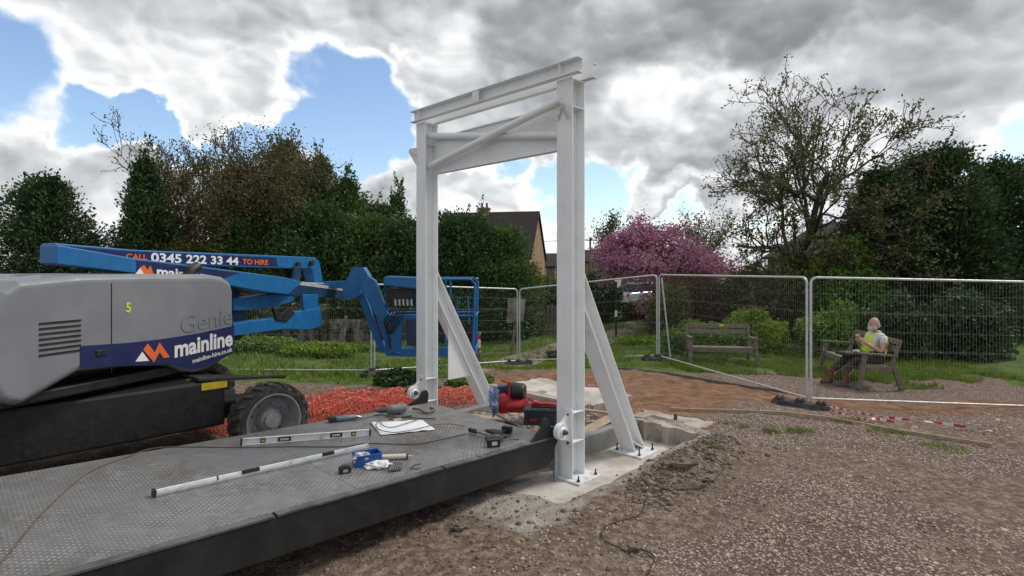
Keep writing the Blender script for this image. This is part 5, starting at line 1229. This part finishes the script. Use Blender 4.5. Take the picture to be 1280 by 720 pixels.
def limbs(rnd, base, H, spread, levels=4, nb=(5, 5, 4, 4), r0=.16, lean=(0, 0), fork=.35, up=.5, trunk=.3, stems=1):
    c = MB(); tips = []; nodes = []
    def grow(p, d, L, r, lev):
        n = 5; pts = [p]; rr = [r]; q = p; dd = d
        for i in range(n):
            dd = (dd + Vector(rnd.normal(size=3)) * .22 + ZU * .05 * up).normalized(); q = q + dd * (L / n); pts.append(q); rr.append(r * (1 - .55 * (i + 1) / n))
            nodes.append((q, lev)); (tips.append((q, dd)) if lev >= levels and i % 2 == 0 else None)
        c.tube(pts, [max(q_, .010) for q_ in rr], 7 if lev == 0 else (5 if lev < 3 else 3), False)
        if lev >= levels: tips.append((q, dd)); return
        k = nb[min(lev, len(nb) - 1)]
        for i in range(k):
            f = rnd.uniform(trunk if lev == 0 else .25, 1.0); j = min(int(f * n), n); b0 = pts[j]
            az = rnd.uniform(0, 6.28); tl = rnd.uniform(.4, 1.0) * (1.0 if lev else spread)
            base_d = (pts[j] - pts[j - 1]).normalized() if j else dd
            o1 = base_d.orthogonal().normalized(); o2 = base_d.cross(o1); nd = (base_d + (o1 * math.cos(az) + o2 * math.sin(az)) * tl + ZU * up * .35).normalized()
            grow(b0, nd, L * rnd.uniform(.45, .72) * (1 if lev else .95), rr[j] * .62, lev + 1)
        tips.append((q, dd))
    for s in range(stems):
        d0 = Vector((lean[0] + (rnd.uniform(-.35, .35) if stems > 1 else 0), lean[1] + (rnd.uniform(-.35, .35) if stems > 1 else 0), 1)).normalized(); grow(Vector(base), d0, H * .55, r0, 0)
    return c, tips, nodes
def deciduous(name, label, x, y, H, spread, r0, leaf, size, per, seed, levels=4, nb=(6, 5, 4, 3), group=None, up=.5, trunk=.3, stems=1, cat='tree', jitter=.22, bark='bark', W_=None):
    rnd = np.random.RandomState(seed); z = tz(x, y); o = thing(name, label, cat, (x, y, z), 0, group)
    c, tips, nodes = limbs(rnd, (0, 0, -.1), H, spread, levels, nb, r0, up=up, trunk=trunk, stems=stems)
    # fit to height / width
    hmax = max(t_[0].z for t_ in tips); wmax = np.percentile([abs(t_[0].x) for t_ in tips], 97)
    kz = H / hmax; kx = (W_ / 2 / wmax) if W_ else kz
    c.v = [(v[0] * kx, v[1] * kx, v[2] * kz) for v in c.v]; tips = [(Vector((p.x * kx, p.y * kx, p.z * kz)), d) for p, d in tips]
    c.build('trunk', bark, o, local=True)
    T = np.array([tuple(t_[0]) for t_ in tips]); C = np.repeat(T, per, 0) + rnd.normal(size=(len(T) * per, 3)) * jitter
    add_crown(o, C, size, leaf, rnd); return o
def conifer(name, label, x, y, H, Wd, leaf, seed, n=15000, size=.060, shape=.8, spiky=.3, group=None, base=.0, cat='tree', top=None):
    rnd = np.random.RandomState(seed); z = tz(x, y); o = thing(name, label, cat, (x, y, z), 0, group)
    c = MB(); c.tube([(0, 0, -.1), (0, 0, H * .5), (0, 0, H * .97)], [.16, .09, .015], 7); nb_ = 170
    CC = []; DD = []
    for i in range(nb_):
        f = (i + rnd.rand()) / nb_; f = base + (1 - base) * f; az = rnd.rand() * 6.283
        R0 = Wd / 2 * (max(0.0, 1 - f) ** shape) * (1 + .22 * mnoise.noise(Vector((math.cos(az) * 1.5, math.sin(az) * 1.5, f * 5 + seed)))) * rnd.uniform(.80, 1.08) + .08
        d = Vector((math.cos(az), math.sin(az), rnd.uniform(-.15, .45) + f * .4))
        p0 = Vector((0, 0, f * H * .93)); p1 = p0 + d * R0; p1.z = min(p1.z, H * 1.0)
        c.tube([p0, p1], [.022, .006], 3, False)
        k = int(2.3 * n / nb_ * (.35 + 1.3 * (R0 / (Wd / 2 + .01)))) + 4
        t_ = rnd.rand(k) ** .55; pts = np.array(p0)[None] * (1 - t_[:, None]) + np.array(p1)[None] * t_[:, None]
        pts = pts + rnd.normal(size=(k, 3)) * (.10 + .16 * R0 * (1 - t_[:, None] * .55)); CC.append(pts); DD.append(np.repeat(np.array([tuple(d + ZU * .3)]), k, 0))
    for i in range(int(26 * spiky)):      # leading shoots that break the outline
        f = rnd.uniform(.45, 1.0); az = rnd.rand() * 6.283; R0 = Wd / 2 * (1 - f) ** shape; p0 = Vector((math.cos(az) * R0, math.sin(az) * R0, f * H)); L_ = rnd.uniform(.25, .7)
        t_ = rnd.rand(24)[:, None]; CC.append(np.array(p0)[None] + t_ * np.array([math.cos(az) * .15, math.sin(az) * .15, L_])[None] + rnd.normal(size=(24, 3)) * .06 * (1.2 - t_)); DD.append(np.repeat([[0, 0, 1.0]], 24, 0))
    c.build('trunk', 'bark', o, local=True)
    C = np.concatenate(CC); C = C[C[:, 2] > .02] if False else C; D = np.concatenate(DD); C[:, 2] = np.maximum(C[:, 2], .05)
    add_crown(o, C, size, leaf, rnd, dirs=D * .8, elong=1.9); return o
def shrub(name, label, x, y, H, Wd, leaf, seed, n=7000, size=.07, depth=None, lobes=16, group=None, cat='shrub', stems=True, holes=.0):
    rnd = np.random.RandomState(seed); z = tz(x, y); o = thing(name, label, cat, (x, y, z), 0, group); Dp = depth or Wd
    CC = []
    c = MB()
    for i in range(lobes):
        a = rnd.rand() * 6.283; rr = rnd.rand() ** .5; ex = math.cos(a) * rr * Wd * .40; ey = math.sin(a) * rr * Dp * .40
        hh_ = H * (1 - .55 * rr ** 2) * rnd.uniform(.55, .95); r_ = np.array([Wd * .17, Dp * .17, H * .24]) * rnd.uniform(.7, 1.25)
        k = n // lobes; v = rnd.normal(size=(k, 3)); v /= np.linalg.norm(v, axis=1)[:, None]; v *= (rnd.rand(k)[:, None] ** .4) * (1 + .5 * rnd.rand(k)[:, None] * (rnd.rand(k)[:, None] > .85))
        CC.append(v * r_ + np.array([ex, ey, hh_ * .78])); q = Vector((ex, ey, hh_ * .8))
        c.tube([(ex * .25, ey * .25, -.05), (ex * .6, ey * .6, hh_ * .4), tuple(q)], [.03, .02, .008], 4, False)
    k = n // 3; a = rnd.rand(k) * 6.283; rr = rnd.rand(k) ** .5; CC.append(np.stack([np.cos(a) * rr * Wd * .46, np.sin(a) * rr * Dp * .46, rnd.rand(k) * H * .6], -1))
    if stems: c.build('stems', 'bark', o, local=True)
    C = np.concatenate(CC); C[:, 2] = np.maximum(C[:, 2], .02); add_crown(o, C, size, leaf, rnd, 'foliage'); return o
def X_(px, Y): return (px - 640) / FPX * Y
def Hh_(py, Y, x=0): return CAM_H - (py - HOR) / FPX * Y - tz(x, Y)
def con(px, Y, py, wpx, leaf, seed, label, **k): x = X_(px, Y); return conifer('conifer', label, x, Y, Hh_(py, Y, x), wpx / FPX * Y, leaf, seed, group='evergreen trees beyond the site fence', **k)
GRC = 'conifers behind the boom lift'
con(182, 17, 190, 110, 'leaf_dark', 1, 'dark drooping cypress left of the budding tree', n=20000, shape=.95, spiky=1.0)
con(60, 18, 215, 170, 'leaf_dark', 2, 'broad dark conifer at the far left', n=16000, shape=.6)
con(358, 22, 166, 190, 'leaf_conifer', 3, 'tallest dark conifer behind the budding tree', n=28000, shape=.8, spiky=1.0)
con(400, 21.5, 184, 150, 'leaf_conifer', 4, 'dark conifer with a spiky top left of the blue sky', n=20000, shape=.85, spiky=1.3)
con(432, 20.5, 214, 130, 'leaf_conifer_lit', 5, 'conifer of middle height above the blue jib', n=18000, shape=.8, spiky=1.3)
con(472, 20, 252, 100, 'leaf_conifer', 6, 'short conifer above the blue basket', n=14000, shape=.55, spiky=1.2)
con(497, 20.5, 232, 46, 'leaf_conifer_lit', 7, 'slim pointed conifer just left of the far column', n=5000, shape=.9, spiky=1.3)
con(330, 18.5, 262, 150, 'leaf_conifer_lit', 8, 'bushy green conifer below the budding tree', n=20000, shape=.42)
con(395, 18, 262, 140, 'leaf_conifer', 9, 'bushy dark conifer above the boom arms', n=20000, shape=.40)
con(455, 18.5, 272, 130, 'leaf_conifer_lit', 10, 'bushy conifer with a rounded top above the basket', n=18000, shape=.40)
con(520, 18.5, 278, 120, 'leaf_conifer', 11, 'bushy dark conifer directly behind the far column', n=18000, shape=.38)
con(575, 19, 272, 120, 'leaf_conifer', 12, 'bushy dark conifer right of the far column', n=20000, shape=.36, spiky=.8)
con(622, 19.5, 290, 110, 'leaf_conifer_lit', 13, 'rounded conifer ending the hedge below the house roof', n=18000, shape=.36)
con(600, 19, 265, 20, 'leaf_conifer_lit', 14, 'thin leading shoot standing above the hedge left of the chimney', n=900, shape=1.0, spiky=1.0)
con(250, 18, 312, 150, 'leaf_olive', 15, 'low olive green hedge tree above the boom lettering', n=16000, shape=.35)
deciduous('budding_tree', 'tall budding tree with thin upright twigs left of the conifers', X_(258, 20), 20, Hh_(146, 20), .95, .17, 'leaf_bud', .055, 2, 21, levels=4, nb=(9, 6, 5, 4), up=.75, trunk=.12, W_=165 / FPX * 20, jitter=.06)
deciduous('budding_tree', 'second sparse budding tree, right of the drooping cypress', X_(292, 20.5), 20.5, Hh_(156, 20.5), .95, .15, 'leaf_bud', .055, 2, 29, levels=4, nb=(10, 6, 5, 4), up=.6, trunk=.1, W_=130 / FPX * 20, jitter=.06)
deciduous('budding_tree', 'bushy olive brown tree beside the tallest conifer', X_(350, 19.5), 19.5, Hh_(164, 19.5), .8, .15, 'leaf_brown', .055, 7, 22, levels=4, nb=(9, 6, 5, 4), up=.6, trunk=.08, W_=135 / FPX * 19.5, jitter=.15)
shrub('ochre_shrub', 'yellowish ochre shrub in front of the house gable', X_(660, 26), 26, Hh_(303, 26), 50 / FPX * 26, 'leaf_ochre', 31, n=9000, size=.09)
shrub('ochre_shrub', 'low yellowish shrub right of the house gable', X_(686, 30), 30, Hh_(335, 30), 45 / FPX * 30, 'leaf_olive', 32, n=6000, size=.10)
shrub('dark_bush', 'very dark evergreen bush right of the near column beyond the fence', X_(742, 24), 24, Hh_(336, 24), 75 / FPX * 24, 'leaf_dark', 33, n=12000, size=.09)
shrub('dark_bush', 'dark clipped bush behind the near column', X_(690, 27), 27, Hh_(346, 27), 80 / FPX * 27, 'leaf_dark', 34, n=11000, size=.10)
deciduous('bare_tree', 'thin pale green tree top beside the pink cherry', X_(775, 34), 34, Hh_(268, 34), .8, .12, 'leaf_bud', .10, 4, 35, levels=3, nb=(8, 6, 4), W_=60 / FPX * 34, up=.7)
deciduous('bare_tree', 'fine twiggy tree top rising behind the pink cherry', X_(865, 36), 36, Hh_(258, 36), .9, .14, 'leaf_olive', .10, 4, 36, levels=3, nb=(9, 6, 4), W_=130 / FPX * 36, up=.6)
deciduous('cherry_tree', 'broad pink blossoming cherry tree', X_(862, 21), 21, Hh_(274, 21), 1.3, .15, 'leaf_pink', .065, 20, 37, levels=3, nb=(12, 7, 6), W_=190 / FPX * 21, up=.4, trunk=.2, jitter=.15)
shrub('red_leaved_shrub', 'reddish brown shrub under the pink cherry', X_(865, 18.5), 18.5, Hh_(318, 18.5), 90 / FPX * 18.5, 'leaf_redbrown', 38, n=12000, size=.06, lobes=22)
shrub('red_leaved_shrub', 'olive brown shrub left of the empty bench', X_(838, 17), 17, Hh_(352, 17), 60 / FPX * 17, 'leaf_olive', 39, n=9000, size=.055)
deciduous('bare_tree', 'tall spreading tree with small new leaves at the right', X_(985, 19), 19, Hh_(98, 19), 1.7, .15, 'leaf_olive', .060, 3, 71, levels=4, nb=(11, 6, 5, 4), up=.22, trunk=.22, W_=205 / FPX * 19, jitter=.07)
con(1105, 17, 205, 110, 'leaf_dark', 40, 'dense dark evergreen tree at the right edge of the photo', n=24000, shape=.5, spiky=1.0)
con(1175, 17.5, 180, 140, 'leaf_dark', 41, 'tall dark evergreen beyond the seated man', n=22000, shape=.36, spiky=.6)
con(1255, 18, 195, 150, 'leaf_conifer', 42, 'dark evergreen at the far right', n=18000, shape=.4)
shrub('green_hedge', 'olive green bushes below the spreading tree', X_(985, 17.5), 17.5, Hh_(300, 17.5), 120 / FPX * 17.5, 'leaf_olive', 45, n=16000, size=.07, lobes=26, depth=2)
shrub('green_hedge', 'dark green bushes left of the dense evergreen', X_(1055, 16.5), 16.5, Hh_(292, 16.5), 110 / FPX * 16.5, 'leaf_green', 46, n=14000, size=.07, lobes=24, depth=2)
shrub('green_hedge', 'olive shrubs between the cherry and the spreading tree', X_(930, 18), 18, Hh_(325, 18), 90 / FPX * 18, 'leaf_olive', 47, n=13000, size=.07, lobes=22, depth=2)
shrub('bright_shrub', 'bright yellow green bush right behind the empty bench', X_(945, 14.6), 14.6, Hh_(392, 14.6), 85 / FPX * 14.6, 'leaf_bright', 48, n=12000, size=.05, lobes=22, depth=1.2)
shrub('dark_ivy_bank', 'dark green bank of ivy behind the empty bench', X_(872, 14.2), 14.2, Hh_(412, 14.2), 90 / FPX * 14.2, 'leaf_green', 49, n=9000, size=.05, lobes=20, depth=1.0)
shrub('dark_ivy_bank', 'dark green bank behind the seated man', X_(1045, 14), 14, Hh_(385, 14), 110 / FPX * 14, 'leaf_green', 50, n=12000, size=.055, lobes=24, depth=1.4)
shrub('dark_ivy_bank', 'dark shrubs right of the seated man', X_(1120, 13.4), 13.4, Hh_(360, 13.4), 90 / FPX * 13.4, 'leaf_dark', 51, n=12000, size=.06, lobes=22, depth=1.4)
shrub('dark_ivy_bank', 'dark shrubs at the far right behind the fence', X_(1210, 13.4), 13.4, Hh_(350, 13.4), 120 / FPX * 13.4, 'leaf_dark', 52, n=12000, size=.065, lobes=22, depth=1.4)
for i, (px, Y, py, w, lf, lb) in enumerate(((200, 15.0, 405, 130, 'leaf_green', 'low ivy bank behind the engine cover'), (320, 15.0, 415, 110, 'leaf_green', 'low ivy bank below the boom arms'), (400, 14.6, 423, 100, 'leaf_bright', 'bright green ivy bank behind the jib'), (470, 16, 425, 90, 'leaf_green', 'low dark ivy bank behind the blue basket'),
    (300, 17.0, 372, 130, 'leaf_conifer', 'dark ivy hanging over the old wall above the lower boom arms'), (430, 17.4, 380, 120, 'leaf_dark', 'dark undergrowth below the conifers by the jib'), (540, 18.0, 375, 130, 'leaf_dark', 'dark undergrowth behind the far column'), (625, 18.6, 372, 80, 'leaf_dark', 'dark undergrowth behind the leaning board'), (150, 17, 360, 150, 'leaf_dark', 'dark undergrowth at the far left'),
    (812, 16.5, 425, 70, 'leaf_bright', 'bright green grassy clump left of the fence corner'), (705, 15.6, 437, 45, 'leaf_dark', 'low dark bush by the footpath behind the near column'), (800, 24, 372, 50, 'leaf_olive', 'low olive shrub hiding the front of the parked car'), (495, 10.6, 459, 60, 'leaf_dark', 'low weeds behind the red netting'), (590, 10.4, 470, 60, 'leaf_green', 'weeds beside the far stay'))):
    x = X_(px, Y); shrub('ivy_bank' if i < 5 else 'undergrowth', lb, x, Y, max(.22, Hh_(py, Y, x)), w / FPX * Y, lf, 60 + i, n=9000 if w > 60 else 5000, size=.05 if Y < 16.2 else .08, lobes=18, depth=min(1.2, w / FPX * Y), stems=w > 50)
for i, (px, Y, py) in enumerate(((375, 16.2, 380), (391, 16.3, 385), (425, 16.2, 395), (447, 16.4, 400), (360, 16.4, 385), (486, 16.6, 390))):
    x = X_(px, Y); z = tz(x, Y); r_ = random.Random(i); c = MB(); c.tube([(x, Y, z - .1), (x + r_.uniform(-.1, .1), Y, z + .5), (x + r_.uniform(-.2, .2), Y, Hh_(py, Y, x) + z)], [.11, .08, .05], 8)
    tag(c.build('pale_stump', 'bark_pale', smooth=True), ['pale trunk just left of the link plate', 'pale trunk right of the lower boom arm', 'pale trunk left of the jib', 'pale trunk close behind the jib', 'pale trunk under the mid boom arm', 'pale trunk behind the basket hoses'][i], 'tree trunk')
# grass
def grass_patch(name, label, poly, n, h, seed, leaf='grass_blade', w=.012):
    rnd = np.random.RandomState(seed); P_ = np.array(poly); lo, hi = P_.min(0), P_.max(0)
    xy = rnd.rand(n * 3, 2) * (hi - lo) + lo; xy = xy[in_poly(xy[:, 0], xy[:, 1], poly)][:n]; k = fbm(xy[:, 0] * 1.5 + seed, xy[:, 1] * 1.5) > -.12; xy = xy[k]; n = len(xy)
    z = terrain(xy[:, 0], xy[:, 1]); a = rnd.rand(n) * 6.28; hh_ = h * (.4 + .9 * rnd.rand(n)); ln = rnd.normal(size=(n, 2)) * .35 * hh_[:, None]
    b0 = np.stack([xy[:, 0], xy[:, 1], z], -1); dx = np.stack([np.cos(a), np.sin(a), a * 0], -1) * w / 2 * (.7 + rnd.rand(n)[:, None]); tp = b0 + np.concatenate([ln, hh_[:, None]], 1)
    V = np.stack([b0 - dx, b0 + dx, tp], 1).reshape(-1, 3); return tag(np_mesh(name, V, np.arange(n * 3).reshape(-1, 3), leaf), label, 'grass', None, 'stuff')
grass_patch('grass', 'green grass beyond the fence', [(-9, 12.0), (-3.5, 11.0), (-.8, 12.4), (3.6, 12.2), (4.2, 16), (9, 14), (10, 30), (-6, 30), (-10, 15)], 60000, .10, 1, w=.03)
grass_patch('grass', 'short grass strip between the far leg and the fence', [tuple(gp(598, 470).xy), tuple(gp(690, 462).xy), tuple(gp(650, 456).xy), tuple(gp(600, 458).xy), tuple(gp(400, 470).xy), tuple(gp(440, 482).xy)], 9000, .05, 2)
grass_patch('grass', 'grass around the two benches', [(3.6, 11.8), (6.2, 11.3), (7.2, 10.3), (10, 10.2), (10, 14), (3.4, 14)], 26000, .10, 3, w=.02)
for i, (px, py, r_) in enumerate(((917, 533, .20), (885, 565, .10), (1108, 541, .22), (1000, 540, .16), (800, 600, .06), (1060, 527, .16), (960, 540, .12), (1180, 560, .25))):
    q = gp(px, py); grass_patch('grass_tuft', ['small green tuft beyond the broken slab', 'tuft on top of the rubble ridge', 'green tuft by the striped tape', 'sparse weeds on the gravel below the fence foot', 'tiny tuft at the slab edge', 'low weeds along the pale edging', 'thin weeds on the gravel', 'tuft at the far right of the gravel'][i], [(q.x + r_ * math.cos(k), q.y + r_ * .8 * math.sin(k)) for k in np.arange(0, 6.28, .6)], 260 if r_ > .08 else 90, .05, 20 + i, w=.006)
